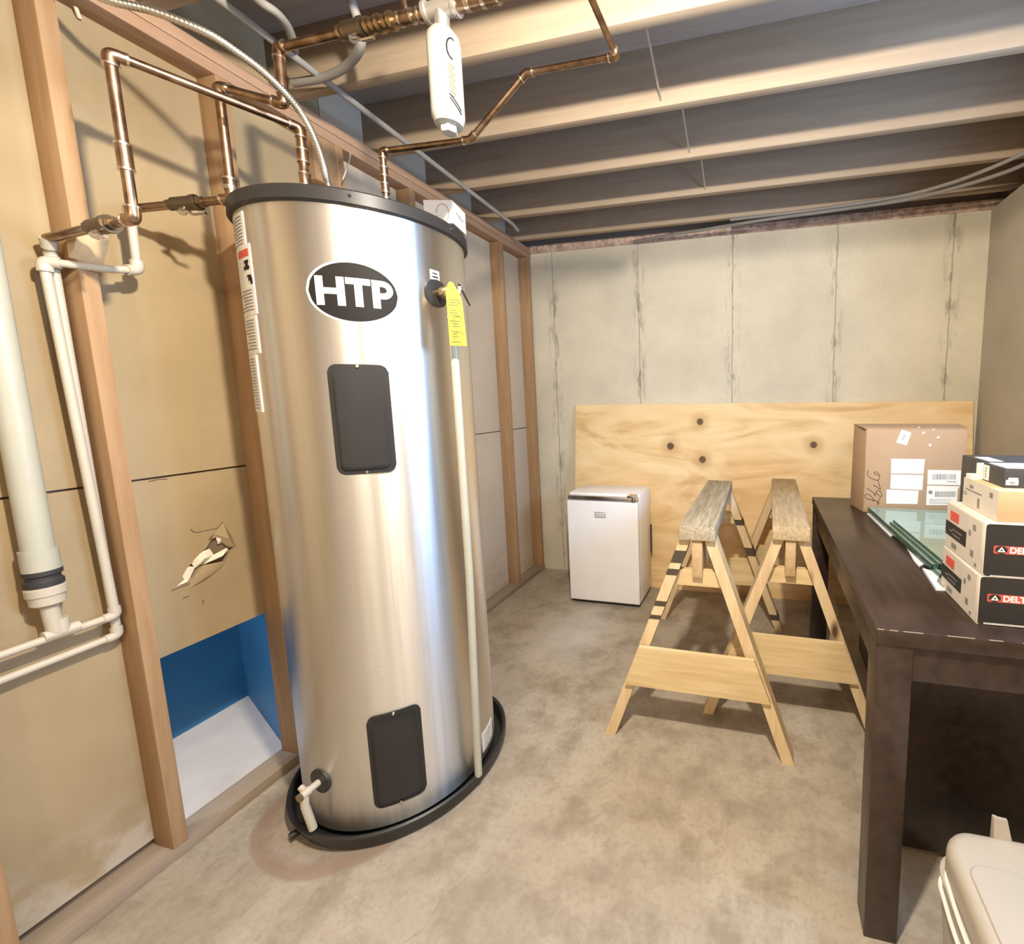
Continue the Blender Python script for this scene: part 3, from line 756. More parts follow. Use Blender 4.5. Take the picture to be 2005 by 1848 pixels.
# grey conduit under the joists, parallel to the stud wall
g0, g1 = at(430, 0, 2, ZJ-.016), at(1003, 438, 2, ZJ-.016); gd = (g0-g1)
solo('ceiling_conduit', TU([g0+gd*.5, g0*.5+g1*.5, g1, g1+Vector((.012, .05, -.03))], .0125, 12), M['grey_pvc'], 'straight grey conduit under the joists parallel to the stud wall', 'conduit')
solo('grey_cable', TU(smooth([at(x, y, 2, ZJ-.03+.002*i) for i, (x, y) in enumerate(((470, -40), (505, 0), (540, 24), (562, 50), (574, 82)))]+[at(576, 104, 2, ZJ+.03)]), .0125, 10), M['grey_pvc'], 'short grey cable dropping behind the copper elbow near the ceiling conduit', 'cable')
solo('looped_cable', TU(smooth([at(675, -40, 2, ZJ+.1), at(690, 8, 2, ZJ+.06), at(702, 45, 2, ZJ+.02), at(706, 88, 2, ZJ-.028), at(684, 124, 2, ZJ-.03), at(640, 150, 2, ZJ-.03), at(574, 163, 2, ZJ-.02)]), .014, 10), M['grey_pvc'], 'thick grey cable looping under the joists behind the pipe valve', 'cable')
solo('wire_end', TU([at(140, -12, 0, XD+.02), at(148, 14, 0, XD+.018), at(156, 36, 0, XD+.008)], .005, 8), M['wire'], 'stub of tan wire sticking from the drywall near the wall head', 'wire')
solo('loose_wire', TU(smooth([at(671, 352, 0, XL+.05), at(683, 318, 0, XL+.06), at(686, 300, 0, XL-.001)]), .003, 6), M['wire'], 'thin loose wire standing up behind the tank beside the stud head', 'wire')
# cables along the back wall
def cab(name, px, z, lab):
    solo(name, TU(smooth([at(x, y, 2, z) for x, y in px]), .0105, 10), M['grey_pvc'], lab, 'cable', 'cables beside the concrete wall')
cab('ceiling_cable', [(1430, 430), (1600, 410), (1755, 386), (1850, 362), (1925, 335), (2005, 300), (2080, 262)], ZJ-.014, 'grey ceiling cable clipped along the last joist, upper of two')
cab('ceiling_cable', [(1240, 474), (1300, 462), (1400, 446), (1500, 430), (1640, 411), (1780, 390), (1880, 365), (1960, 340), (2005, 322), (2080, 290)], ZJ-.036, 'grey ceiling cable sagging closest to the concrete wall, lower of two')

# white pipes on the left wall
XP = -1.905
big0, big1 = .718, 1.10
drain = thing('drain_standpipe', 'wide cream standpipe on the drywall with a black rubber coupling near its foot', 'pipe', (XP, .72, .87))
part('upper_pipe', TU([(XP, .722, 2.63), (XP, .718, 1.08)], .0285, 24), M['pvc'], drain)
bm = bmesh.new(); rod(bm, (XP, .718, 1.045), (XP, .718, 1.115), .033, seg=28); part('pipe_socket', bm, M['pvc'], drain)
bm = lathe(bmesh.new(), [(.030, 1.012), (.034, 1.015), (.034, 1.027), (.0295, 1.032), (.0295, 1.040), (.034, 1.045), (.034, 1.056), (.030, 1.06)], (XP, .718, 0), 28); part('rubber_coupling', bm, M['rubber'], drain, 'black rubber coupling')
bm = lathe(bmesh.new(), [(.016, .952), (.031, .962), (.032, .985), (.0355, .988), (.0355, 1.008), (.03, 1.012)], (XP, .718, 0), 28); part('reducer', bm, M['cpvc'], drain)
part('lower_pipe', TU([(XP, .718, .965), (XP, .722, .875)], .0165, 18), M['cpvc'], drain)
rc = .0105
wp = thing('white_water_pipe', 'cream plastic pipe beside a wall stud whose foot turns into the drain tee', 'pipe', (XP, .83, .868))
a0 = at(87, 520, 0, XP); a1 = at(226, 1204, 0, XP); a2 = at(0, 1283, 0, XP); a2 = a1+(a2-a1)*2.2
jog = at(150, 522, 0, XP+.055); el = Vector((XP+.045, .975, 1.905)); up = Vector((XP+.045, .978, 2.075))
part('pipe', TU([a0, a1, a2], rc, 14, .018), M['cpvc'], wp); elbows([a0, a1, a2], rc, wp, M['cpvc'], ln=.026, collar=False)
pp = [a0+Vector((0, 0, -.02)), a0+Vector((.0, 0, .012)), Vector((XL+.022, .90, a0.z+.01)), el, up]
part('top_branch', TU(pp, rc, 14, .016), M['cpvc'], wp); elbows(pp, rc*1.15, wp, M['cpvc'], idx=(1, 3), ln=.028, collar=False)
bm = bmesh.new(); rod(bm, up-ez*.035, up+ez*.012, rc*1.45, seg=18); part('transition_fitting', bm, M['cpvc'], wp)
dd = (a2-a1).normalized(); tq = at(120, 1236, 0, XP)
bm = bmesh.new(); rod(bm, tq-dd*.032, tq+dd*.032, rc*1.4, seg=18); rod(bm, tq, tq+ez*.04, rc*1.6, seg=18); part('tee', bm, M['cpvc'], wp)
b0 = at(112, 500, 0, XP-.02); b1 = at(230, 1243, 0, XP-.02); b2 = at(0, 1333, 0, XP-.02); b2 = b1+(b2-b1)*2.2
wq = thing('lower_water_pipe', 'cream plastic pipe whose run along the wall is lowest, beneath the drain tee', 'pipe', b1)
b0 = Vector((XP-.018, .838, 1.93)); pk = [stub+Vector((0, 0, 0)), Vector((stub.x, stub.y, 1.93)), Vector((XP-.018, .838, 1.92)), Vector((XP-.018, .832, .84)), b1, b2]
pk = [stub, b0+Vector((0, 0, -.02)), b1, b2]
part('pipe', TU(pk, rc, 14, .018), M['cpvc'], wq); elbows(pk, rc, wq, M['cpvc'], idx=(2,), ln=.026, collar=False)
bm = bmesh.new(); rod(bm, stub, stub*.45+pk[1]*.55, rc*1.5, seg=18); rod(bm, pk[1]+ez*.01, pk[1]-ez*.03, rc*1.35, seg=18); part('transition_fitting', bm, M['cpvc'], wq)
bq = hexa(bmesh.new(), [(XL, .845, 1.905), (XL+.03, .845, 1.93), (XL+.03, .905, 1.93), (XL, .905, 1.895)], [(XL, .845, 1.965), (XL+.05, .845, 1.965), (XL+.05, .905, 1.965), (XL, .905, 1.965)])
solo('pipe_bracket', bq, M['horse'], 'small wooden wedge on a wall stud under the valve pipe', 'bracket')

# ================================================================= PLYWOOD AND FRIDGE
pz1 = 1.445
bm = hexa(bmesh.new(), [(-1.508, 3.168, 0), (1.39, 3.168, 0), (1.39, 3.183, 0), (-1.508, 3.183, 0)], [(-1.508, 3.335, pz1), (1.39, 3.335, pz1), (1.39, 3.35, pz1), (-1.508, 3.35, pz1)])
o = solo('plywood_sheet', bm, M['ply'], 'large knotty plywood sheet leaning on the concrete back wall', 'plywood', origin=(0, 0, 0))
fx0, fx1, fy, fb = -1.366, -.834, 2.80, 3.13
fr = thing('mini_fridge', 'small white fridge standing before the plywood sheet', 'fridge', ((fx0+fx1)/2, (fy+fb)/2, 0))
part('cabinet', BX(fx0, fx1, fy+.05, fb, .03, .822, bev=.006), M['white'], fr)
dr = part('fridge_door', BX(fx0, fx1, fy, fy+.046, .03, .772, bev=.008, seg=3), M['white'], fr)
bm = BX(fx0+.004, fx1-.004, fy+.012, fy+.05, .775, .806, bev=.005)
part('door_trim', bm, M['chrome'], dr, 'silver grip strip along the door top')
bm = BX(fx1-.075, fx1-.012, fy-.004, fy+.06, .806, .822, bev=.004); box(bm, fx1-.045, fx1-.02, fy-.002, fy+.02, .775, .815, bev=.004)
part('hinge', bm, M['chrome'], dr)
bc = at(1175, 1008, 1, fy)
bd = part('badge', BX(bc.x-.041, bc.x+.041, fy-.003, fy+.002, bc.z-.021, bc.z+.021, bev=.0024), M['badge'], dr, 'small grey brand badge')
bm = bmesh.new()
for row, w in ((.008, .005), (-.008, .0045)):
    for k in range(6): box(bm, bc.x-.034+k*.012, bc.x-.026+k*.012, fy-.0042, fy-.003, bc.z+row-w, bc.z+row+w)
part('badge_lettering', bm, M['white'], bd)
bm = bmesh.new()
for x in (fx0+.05, fx1-.05):
    for y in (fy+.08, fb-.05): rod(bm, (x, y, 0), (x, y, .032), .018)
box(bm, fx0+.006, fx1-.006, fy+.02, fb-.01, .012, .03); part('foot', bm, M['black'], fr)
bm = BX(fx0+.03, fx1-.03, fb, fb+.02, .08, .55); box(bm, fx1-.03, fx1+.006, fb-.002, fb+.02, .30, .52); part('condenser', bm, M['black'], fr)

# ================================================================= SAWHORSES
def sawhorse(label, cx, y0, y1, zt, hw, top, foot_y0, foot_y1, bw, stains, skew=0, shade=None):
    o = thing('sawhorse', label, 'sawhorse', (cx, (y0+y1)/2, 0), 'wooden sawhorses')
    sk = lambda y: skew*(y-y0)
    tb = hexa(bmesh.new(), [(cx-bw/2, y0, zt-.058), (cx+bw/2, y0, zt-.058), (cx+bw/2+sk(y1), y1, zt-.058), (cx-bw/2+sk(y1), y1, zt-.058)],
              [(cx-bw/2, y0+.012, zt), (cx+bw/2, y0+.012, zt), (cx+bw/2+sk(y1), y1, zt), (cx-bw/2+sk(y1), y1, zt)])
    bmesh.ops.bevel(tb, geom=list(tb.edges), offset=.004, segments=2, profile=.5, affect='EDGES')
    part('top_board', tb, top, o)
    part('spine', BX(cx-.022, cx+.022, y0+.014, y1-.014, zt-.225, zt-.058, bev=.002), M['horse_web'], o)
    for side in (-1, 1):
        for yy, fy_ in ((y0+.03, foot_y0), (y1-.06, foot_y1)):
            dz = zt-.060
            xt, xb = cx+side*.052+sk(yy), cx+side*hw+sk(yy)
            b_ = [(xb-.024, fy_-.0, 0), (xb+.024, fy_-.0, 0), (xb+.024, fy_+.085, 0), (xb-.024, fy_+.085, 0)]
            t_ = [(xt-.024, yy, dz), (xt+.024, yy, dz), (xt+.024, yy+.085, dz), (xt-.024, yy+.085, dz)]
            lg = part('leg', hexa(bmesh.new(), b_, t_), M['horse'], o)
            if side in stains and ((yy < (y0+y1)/2) == (side < 0)):
                for f0, f1 in ((.06, .12), (.15, .18), (.31, .335), (.38, .40)) if side < 0 else ((.2, .24), (.4, .46), (.88, .92)):
                    L = lambda f, e: [Vector(p).lerp(Vector(q), 1-f)+Vector(e_) for p, q, e_ in zip(b_, t_, e)]
                    g = .0012; ex = [(-g, -g, 0), (g, -g, 0), (g, g, 0), (-g, g, 0)]
                    part('dark_streak', hexa(bmesh.new(), L(f1, ex), L(f0, ex)), M['tape'], lg)
    def brace(y, z0, z1, th):
        f = lambda z: .052+(hw-.052)*(1-z/(zt-.06))+.018
        c = cx+sk(y)
        b_ = [(c-f(z0), y, z0), (c+f(z0), y, z0), (c+f(z0), y+th, z0), (c-f(z0), y+th, z0)]
        t_ = [(c-f(z1), y, z1), (c+f(z1), y, z1), (c+f(z1), y+th, z1), (c-f(z1), y+th, z1)]
        return hexa(bmesh.new(), b_, t_)
    ym = lambda fy_, yy, z: fy_+(yy-fy_)*z/(zt-.06)
    yb = min(ym(foot_y0, y0+.03, .25), ym(foot_y0, y0+.03, .44))
    part('brace_board', brace(yb-.020, .248, .43, .019), M['horse_x'], o)
    part('brace_board', brace(max(ym(foot_y1, y1-.06, .25), ym(foot_y1, y1-.06, .44))+.086, .248, .43, .019), M['horse_x'], o)
    for yy, fy_ in ((y0+.03, foot_y0), (y1-.06, foot_y1)):
        yg = ym(fy_, yy, .72)+.03
        f = lambda z: .052+(hw-.052)*(1-z/(zt-.06))-.01
        za, zb = zt-.275, zt-.205
        part('gusset', hexa(bmesh.new(), [(cx-f(za), yg, za), (cx+f(za), yg, za), (cx+f(za), yg+.03, za), (cx-f(za), yg+.03, za)], [(cx-f(zb), yg, zb), (cx+f(zb), yg, zb), (cx+f(zb), yg+.03, zb), (cx-f(zb), yg+.03, zb)]), M['horse_x'], o)
    return o
sawhorse('wooden sawhorse with dark streaked leg and greyish top, nearer the fridge', -.264, 1.735, 2.77, .957, .385, M['horse_top'], 1.668, 2.70, .156, (-1, 1))
sawhorse('wooden sawhorse with tan top standing against the dark table', .128, 1.90, 3.06, .926, .365, M['horse_top_new'], 1.885, 2.98, .160, (), .016)

# ================================================================= DARK TABLE
tx0, tx1, ty0, ty1, tz = .288, 1.16, 1.125, 2.60, .91
tb = thing('dark_table', 'long dark brown counter height table holding glass panes and cartons', 'table', ((tx0+tx1)/2, (ty0+ty1)/2, 0))
part('table_top', BX(tx0, tx1, ty0, ty1, tz-.043, tz, bev=.004), M['espresso'], tb)
bm = BX(tx0+.012, tx1-.012, ty0+.012, ty0+.035, tz-.137, tz-.043); box(bm, tx0+.012, tx1-.012, ty1-.035, ty1-.012, tz-.137, tz-.043)
box(bm, tx0+.012, tx0+.035, ty0+.012, ty1-.012, tz-.137, tz-.043); box(bm, tx1-.035, tx1-.012, ty0+.012, ty1-.012, tz-.137, tz-.043)
part('apron', bm, M['espresso'], tb)
for x in (tx0+.004, tx1-.089):
    for y in (ty0+.004, ty1-.089):
        part('table_leg', BX(x, x+.085, y, y+.085, 0, tz-.043, bev=.003), M['espresso'], tb)
bm = BX(tx0+.145, tx1-.02, 1.40, 1.415, .02, tz-.043); box(bm, .565, .58, 1.415, ty1-.04, .02, tz-.043)  # recessed panels, the lengthwise one added to keep the space below dark
part('dark_filler_panel', bm, M['espresso'], tb)
WORN = mk('worn_edge_tan', (.30, .22, .15), .7)
for x, w in ((tx0+.002, .016), (tx0+.03, .02), (tx0+.062, .045), (tx0+.16, .06), (tx0+.25, .03), (tx0+.32, .1)): part('worn_edge', BX(x, x+w, ty0-.0004, ty0+.002, tz-.0022, tz-.0008), WORN, tb)

# ---- large cardboard box on the far end of the table
ZTB = tz
by = 2.288
bl, br = at(1690, 1003, 1, by).x, at(1895, 842, 1, by).x
bt = at(1698, 838, 1, by).z
cb = thing('cardboard_box', 'large flat brown cardboard box with white labels upright at the far table end', 'box', ((bl+br)/2, by+.07, ZTB))
bm = hexa(bmesh.new(), [(bl, by, ZTB), (br, by, ZTB), (br+.02, by+.15, ZTB), (bl-.035, by+.15, ZTB)], [(bl, by, bt), (br, by, bt), (br+.02, by+.15, bt+.008), (bl-.03, by+.15, bt+.008)])
bmesh.ops.bevel(bm, geom=list(bm.edges), offset=.004, segments=2, profile=.5, affect='EDGES')
part('carton', bm, M['card'], cb)
def quad_px(bm, pxs, y, th=.0006):
    poly(bm, [at(x, yy, 1, y) for x, yy in pxs], th, (0, -1, 0)); return bm
part('lid_flap', hexa(bmesh.new(), [(bl-.012, by-.002, bt-.002), (br+.006, by-.002, bt-.004), (br+.02, by+.15, bt+.008), (bl-.03, by+.15, bt+.008)], [(bl-.012, by-.002, bt+.002), (br+.006, by-.002, bt+.0), (br+.02, by+.15, bt+.012), (bl-.03, by+.15, bt+.012)]), M['card'], cb)
Z = lambda x, y: (1660+x/7.71, 820+y/7.71)
labs = [[(655, 600), (1165, 608), (1140, 832), (650, 822)], [(650, 836), (1140, 848), (1125, 1074), (640, 1055)], [(585, 1066), (1072, 1082), (1050, 1286), (580, 1278)]]
for q4 in labs: part('blank_label', quad_px(bmesh.new(), [Z(*p) for p in q4], by-.0006), M['paper'], cb)
l1 = part('shipping_label', quad_px(bmesh.new(), [Z(*p) for p in [(1208, 768), (1708, 778), (1700, 1000), (1200, 990)]], by-.0006), M['paper'], cb, 'white label with a barcode')
bm = bmesh.new(); x = 1275
while x < 1635:
    w = random.choice((5, 9, 14)); quad_px(bm, [Z(*p) for p in [(x, 832), (x+w, 833), (x+w, 918), (x, 916)]], by-.0014, .0003); x += w+random.choice((6, 9, 13))
quad_px(bm, [Z(*p) for p in [(1500, 940), (1635, 948), (1635, 958), (1500, 950)]], by-.0014, .0003)
part('barcode', bm, M['grey_ink'], l1)
l2 = part('shipping_label', quad_px(bmesh.new(), [Z(*p) for p in [(1196, 1006), (1695, 1018), (1660, 1052), (1642, 1300), (1180, 1300)]], by-.0006), M['paper'], cb, 'white label sheet with a wide barcode')
bm = bmesh.new()
for x0, x1, y0, y1 in ((1320, 1620, 1095, 1180),):
    x = x0
    while x < x1:
        w = random.choice((6, 9, 12)); quad_px(bm, [Z(*p) for p in [(x, y0), (x+w, y0+1), (x+w-3, y1), (x-3, y1)]], by-.0014, .0003); x += w+random.choice((5, 7, 9))
for k in range(4): quad_px(bm, [Z(*p) for p in [(1230, 1210+20*k), (random.randint(1400, 1600), 1214+20*k), (1590, 1219+20*k), (1230, 1216+20*k)]], by-.0014, .0003)
quad_px(bm, [Z(*p) for p in [(1222, 1082), (1276, 1084), (1272, 1134), (1218, 1130)]], by-.0012, .0002)
part('barcode', bm, M['grey_ink'], l2)
st = part('number_sticker', quad_px(bmesh.new(), [Z(*p) for p in [(815, 160), (958, 212), (885, 402), (730, 352)]], by-.0006), M['paper'], cb, 'small white sticker reading A205')
c0, c1_ = at(*Z(805, 350), 1, by), at(*Z(880, 210), 1, by); ctr = at(*Z(845, 282), 1, by); rt = (c1_-c0).normalized(); upv = Vector((0, 1, 0)).cross(rt)*-1
upv = rt.cross(Vector((0, -1, 0)))*-1
upv = Vector((-rt.z, 0, rt.x))
bm = put(text_bm('A205', .013, .0003, .0003), frame_mat(ctr+Vector((0, -.0014, 0)), rt, upv)); part('sticker_lettering', bm, M['grey_ink'], st)
bm = bmesh.new()
for s in ([(490, 1190), (440, 1280), (478, 1275), (420, 1235), (330, 1215), (270, 1195), (262, 1150), (300, 1135), (360, 1175), (395, 1235), (370, 1240)],
          [(288, 1050), (350, 1085), (395, 1130), (412, 1165), (420, 1120), (455, 1080), (495, 1100), (512, 1150), (500, 1175), (455, 1140), (430, 1110)],
          [(388, 995), (440, 1030), (485, 1060), (490, 1050), (470, 980), (455, 920)],
          [(310, 775), (295, 830), (330, 880), (400, 915), (450, 925), (482, 880), (470, 830), (425, 800), (395, 815), (430, 840), (470, 860)]):
    tube(bm, smooth([at(*Z(*p), 1, by-.0008) for p in s], 5), .0013, 5)
part('marker_scrawl', bm, M['pen'], cb, 'handwritten marker numerals')
bm = bmesh.new()
for q4 in ([(1115, 215), (1175, 190), (1172, 205), (1120, 232)], [(1215, 385), (1250, 375), (1260, 410), (1235, 415)], [(1340, 275), (1385, 260), (1380, 285), (1345, 295)], [(1060, 135), (1075, 112), (1085, 140)], [(1265, 150), (1310, 150), (1300, 175)]):
    quad_px(bm, [Z(*p) for p in q4], by-.0008, .0004)
part('tape_scrap', bm, M['film'], cb)

# ---- stack of glass panes lying on the table, padded with foam sheets
A_ = at(1716, 994, 2, .955); B_ = at(1845, 1100, 2, .968)
gx0, gx1 = .548, 1.05
def pane(x0, x1, y0, y1, z0, th, lab, sk=0):
    o = solo('glass_pane', hexa(bmesh.new(), [(x0, y0, z0), (x1, y0, z0), (x1-sk, y1, z0), (x0-sk, y1, z0)], [(x0, y0, z0+th), (x1, y0, z0+th), (x1-sk, y1, z0+th), (x0-sk, y1, z0+th)]), M['glass'], lab, 'glass', 'stacked glass panes on the table')
    g = .0006
    bm = hexa(bmesh.new(), [(x0-g, y0-g, z0), (x0+.004, y0-g, z0), (x0+.004-sk, y1, z0), (x0-g-sk, y1, z0)], [(x0-g, y0-g, z0+th), (x0+.002, y0-g, z0+th), (x0+.002-sk, y1, z0+th), (x0-g-sk, y1, z0+th)])
    box(bm, x0, x1, y0-g, y0+.004, z0, z0+th)
    part('pane_edge', bm, M['glass_edge'], o)
pane(gx0+.005, gx1, 1.47, 2.27, tz+.007, .012, 'thick glass pane lowest in the stack on the table', .035)
pane(gx0-.002, gx1, 1.52, 2.27, tz+.020, .012, 'long glass pane second from the bottom of the stack', .03)
pane(gx0+.012, gx1, 1.50, 1.98, tz+.033, .010, 'shorter glass pane second from the top of the stack', .02)
pane(gx0+.022, gx1, 1.50, 1.97, tz+.044, .010, 'shorter glass pane on top of the stack', .02)
def foam(pxs, lab, z=tz+.001, th=.0045):
    pts = [at(x, y, 2, z) for x, y in pxs]; bm = poly(bmesh.new(), pts, th, (0, 0, 1))
    return solo('foam_sheet', bm, M['film'], lab, 'foam sheet', 'foam sheets between the glass')
foam([(1697, 1006), (1720, 1002), (1757, 1044), (1744, 1052)], 'pale blue foam sheet under the glass end nearest the cardboard box', tz+.001, .004)
foam([(1772, 1068), (1790, 1080), (1812, 1105), (1800, 1111), (1790, 1100)], 'small pale foam corner showing under the middle of the glass')
bg = foam([(1806, 1116), (1826, 1122), (1840, 1112), (1868, 1115), (1873, 1158), (1832, 1156)], 'crumpled white plastic sheet under the near end of the glass', tz+.0005, .008)
bm = bmesh.new(); pts = [at(x, y, 2, tz+.009) for x, y in ((1834, 1138), (1842, 1122), (1856, 1126), (1869, 1140), (1868, 1154), (1846, 1150))]
poly(bm, pts, .001, (0, 0, 1)); part('grey_print', bm, M['grey_ink'], bg)

# ---- cartons stacked at the near end
DX0, DX1, DY0, DY1 = .540, .99, 1.198, 1.425
def face_text(bm, s, size, x, y, z, bold): merge(bm, put(text_bm(s, size, bold, .0004), frame_mat((x, y, z), (1, 0, 0), (0, 0, 1))))
def rr2(bm, x0, x1, z0, z1, rad, y, th=.0008):
    pts = []
    for cx_, cz_, a0 in ((x1-rad, z1-rad, 0), (x0+rad, z1-rad, 90), (x0+rad, z0+rad, 180), (x1-rad, z0+rad, 270)):
        for k in range(6): a = R(a0+18*k); pts.append((cx_+rad*math.cos(a), y, cz_+rad*math.sin(a)))
    return poly(bm, pts, th, (0, -1, 0))
def side_poly(bm, pts, x, th=.0006): return poly(bm, [(x, y, z) for y, z in pts], th, (-1, 0, 0))
def delta(z0, z1, lx, lz, label, dx=0.0):
    x0 = DX0+dx
    o = thing('faucet_carton', label, 'carton', ((x0+DX1)/2, (DY0+DY1)/2, z0), 'black and white faucet cartons')
    part('carton_body', BX(x0, DX1, DY0, DY1, z0, z1, bev=.003), M['cream_card'], o)
    fp = part('front_panel', rr2(bmesh.new(), x0+.003, DX1-.002, z0+.001, z1-.003, .008, DY0+.0004, .001), M['black_card'], o, 'black front with a red DELTA logo')
    w, h = .108, .0205
    part('logo_plate', rr2(bmesh.new(), lx, lx+w, lz-h/2, lz+h/2, .004, DY0-.0008), M['red'], fp)
    bm = bmesh.new(); face_text(bm, 'DELTA', .0215, lx+.0665, DY0-.0019, lz-.0005, .0007)
    c = (lx+.0165, lz+.0005)
    for k in range(3):
        a0, a1 = R(90+120*k), R(210+120*k)
        P0 = [(c[0]+r*1.15*math.cos(a), DY0-.0026, c[1]-.001+r*math.sin(a)) for a, r in ((a0, .009), (a1, .009), (a1, .0036), (a0, .0036))]
        poly(bm, P0, .0004, (0, -1, 0))
    part('logo_lettering', bm, M['paper'], fp)
    bm = bmesh.new(); cc = [(c[0]+.0135*math.cos(a), DY0-.0018, c[1]+.0098*math.sin(a)) for a in [2*PI*i/24 for i in range(24)]]; poly(bm, cc, .0003, (0, -1, 0))
    part('logo_roundel', bm, M['black_card'], fp)
    bm = bmesh.new(); zl_ = lz-.069; x = lx-.004
    while x < lx+.105: 
        w_ = random.uniform(.003, .008); box(bm, x, x+w_, DY0-.0012, DY0, zl_-.0022, zl_+.0022); x += w_+.0006
    part('tag_line', bm, M['cream_card'], fp)
    # end panel
    e = part('end_panel', side_poly(bmesh.new(), [(DY0+.01, z0+.004), (DY1-.004, z0+.004), (DY1-.004, z1-.004), (DY0+.01, z1-.004)], x0-.0002), M['cream_card'], o)
    hh = z1-z0
    part('end_logo', side_poly(bmesh.new(), [(DY1-.085, z0+hh*.66), (DY1-.03, z0+hh*.66), (DY1-.03, z0+hh*.86), (DY1-.085, z0+hh*.86)], x0-.001), M['red'], e)
    part('end_picture', side_poly(bmesh.new(), [(DY1-.135, z0+hh*.30), (DY1-.002, z0+hh*.30), (DY1-.002, z0+hh*.60), (DY1-.135, z0+hh*.60)], x0-.001), M['black_card'], e)
    bm = bmesh.new()
    for ya, yb_, za, zb in ((.17, .185, .75, .85), (.15, .16, .6, .7), (.165, .18, .22, .34), (.05, .08, .1, .2), (.19, .2, .08, .14), (.03, .05, .42, .44), (.05, .11, .47, .49), (.05, .10, .37, .39)):
        side_poly(bm, [(DY1-yb_, z0+hh*za), (DY1-ya, z0+hh*za), (DY1-ya, z0+hh*zb), (DY1-yb_, z0+hh*zb)], x0-.0016)
    part('end_lettering', bm, M['grey_ink'], e)
delta(tz, 1.041, .560, .984, 'black and white DELTA faucet carton at the bottom of the stack on the table')
delta(1.041, 1.178, .566, 1.1105, 'black and white DELTA faucet carton second in the stack, beneath the kraft box', .004)
kx, ky = .574, 1.209
kb = thing('kraft_carton', 'plain kraft box with a cream printed side stacked above the black cartons', 'carton', (kx+.2, ky+.1, 1.178))
part('carton_body', BX(kx, DX1, ky, 1.40, 1.178, 1.257, bev=.002), M['kraft'], kb)
e = part('end_panel', side_poly(bmesh.new(), [(ky, 1.179), (1.40, 1.179), (1.40, 1.257), (ky, 1.257)], kx-.0002), M['cream_card'], kb, 'cream printed end')
bm = bmesh.new()
for y0, y1, z0, z1 in ((1.30, 1.312, 1.188, 1.215), (1.235, 1.25, 1.232, 1.245), (1.29, 1.385, 1.226, 1.229), (1.34, 1.36, 1.235, 1.243), (1.375, 1.395, 1.21, 1.212), (1.375, 1.395, 1.216, 1.218)): side_poly(bm, [(y0, z0), (y1, z0), (y1, z1), (y0, z1)], kx-.001)
part('end_lettering', bm, M['grey_ink'], e)
zc0 = 1.257
wb = thing('white_carton', 'flat white carton behind the small charcoal box on top of the stack', 'carton', (.8, 1.42, zc0))
wc = at(1923, 909, 1, 1.364)
part('carton_body', BX(wc.x, DX1, 1.364, 1.397, zc0, wc.z, bev=.002), M['paper'], wb)
sb = thing('charcoal_carton', 'small charcoal carton with a white label on top of the stack', 'carton', (.8, 1.30, zc0))
part('carton_body', BX(.602, DX1, 1.25, 1.36, zc0, 1.306, bev=.002), M['char_card'], sb)
part('end_label', side_poly(bmesh.new(), [(1.325, zc0+.004), (1.355, zc0+.004), (1.355, 1.302), (1.325, 1.302)], .6018), M['paper'], sb)
bm = bmesh.new()
for k in range(4): side_poly(bm, [(1.338, zc0+.010+k*.008), (1.343, zc0+.010+k*.008), (1.343, zc0+.015+k*.008), (1.338, zc0+.015+k*.008)], .601)
part('end_lettering', bm, M['grey_ink'], sb)
bm = rr2(bmesh.new(), .606, .634, 1.265, 1.278, .002, 1.2498); rr2(bm, .611, .633, 1.276, 1.284, .002, 1.2497)
fl2 = part('front_label', bm, M['paper'], sb, 'white label with small print')
bm = bmesh.new(); face_text(bm, 'VSA', .008, .620, 1.2484, 1.2712, .0001); part('label_lettering', bm, M['grey_ink'], fl2)
part('top_paper', BX(.612, .98, 1.262, 1.35, 1.306, 1.3075), M['paper'], sb)
kc = at(1934, 905, 1, 1.45)
db = solo('black_carton', BX(kc.x, 1.06, 1.45, 1.62, tz+.057, kc.z, bev=.003), M['char_card'], 'dark carton behind the stacked boxes with a white paper on top', 'carton')
part('top_label', BX(kc.x+.012, kc.x+.05, 1.47, 1.56, kc.z, kc.z+.001), M['paper'], db)
bm = bmesh.new()
for k in range(2): poly(bm, [(.585+.012*k, 1.372-.004*k, zc0+.012+.006*k), (.577, 1.398, zc0+.018+.008*k), (.62, 1.396, zc0+.012+.008*k), (.64, 1.385, zc0+.006+.004*k)], .0008, (0, 0, 1))
solo('paper_sheets', BX(.577, wc.x-.001, 1.366, 1.398, zc0, zc0+.012), M['paper'], 'folded paper leaflets beside the white carton on the kraft box', 'paper'); bm.free()

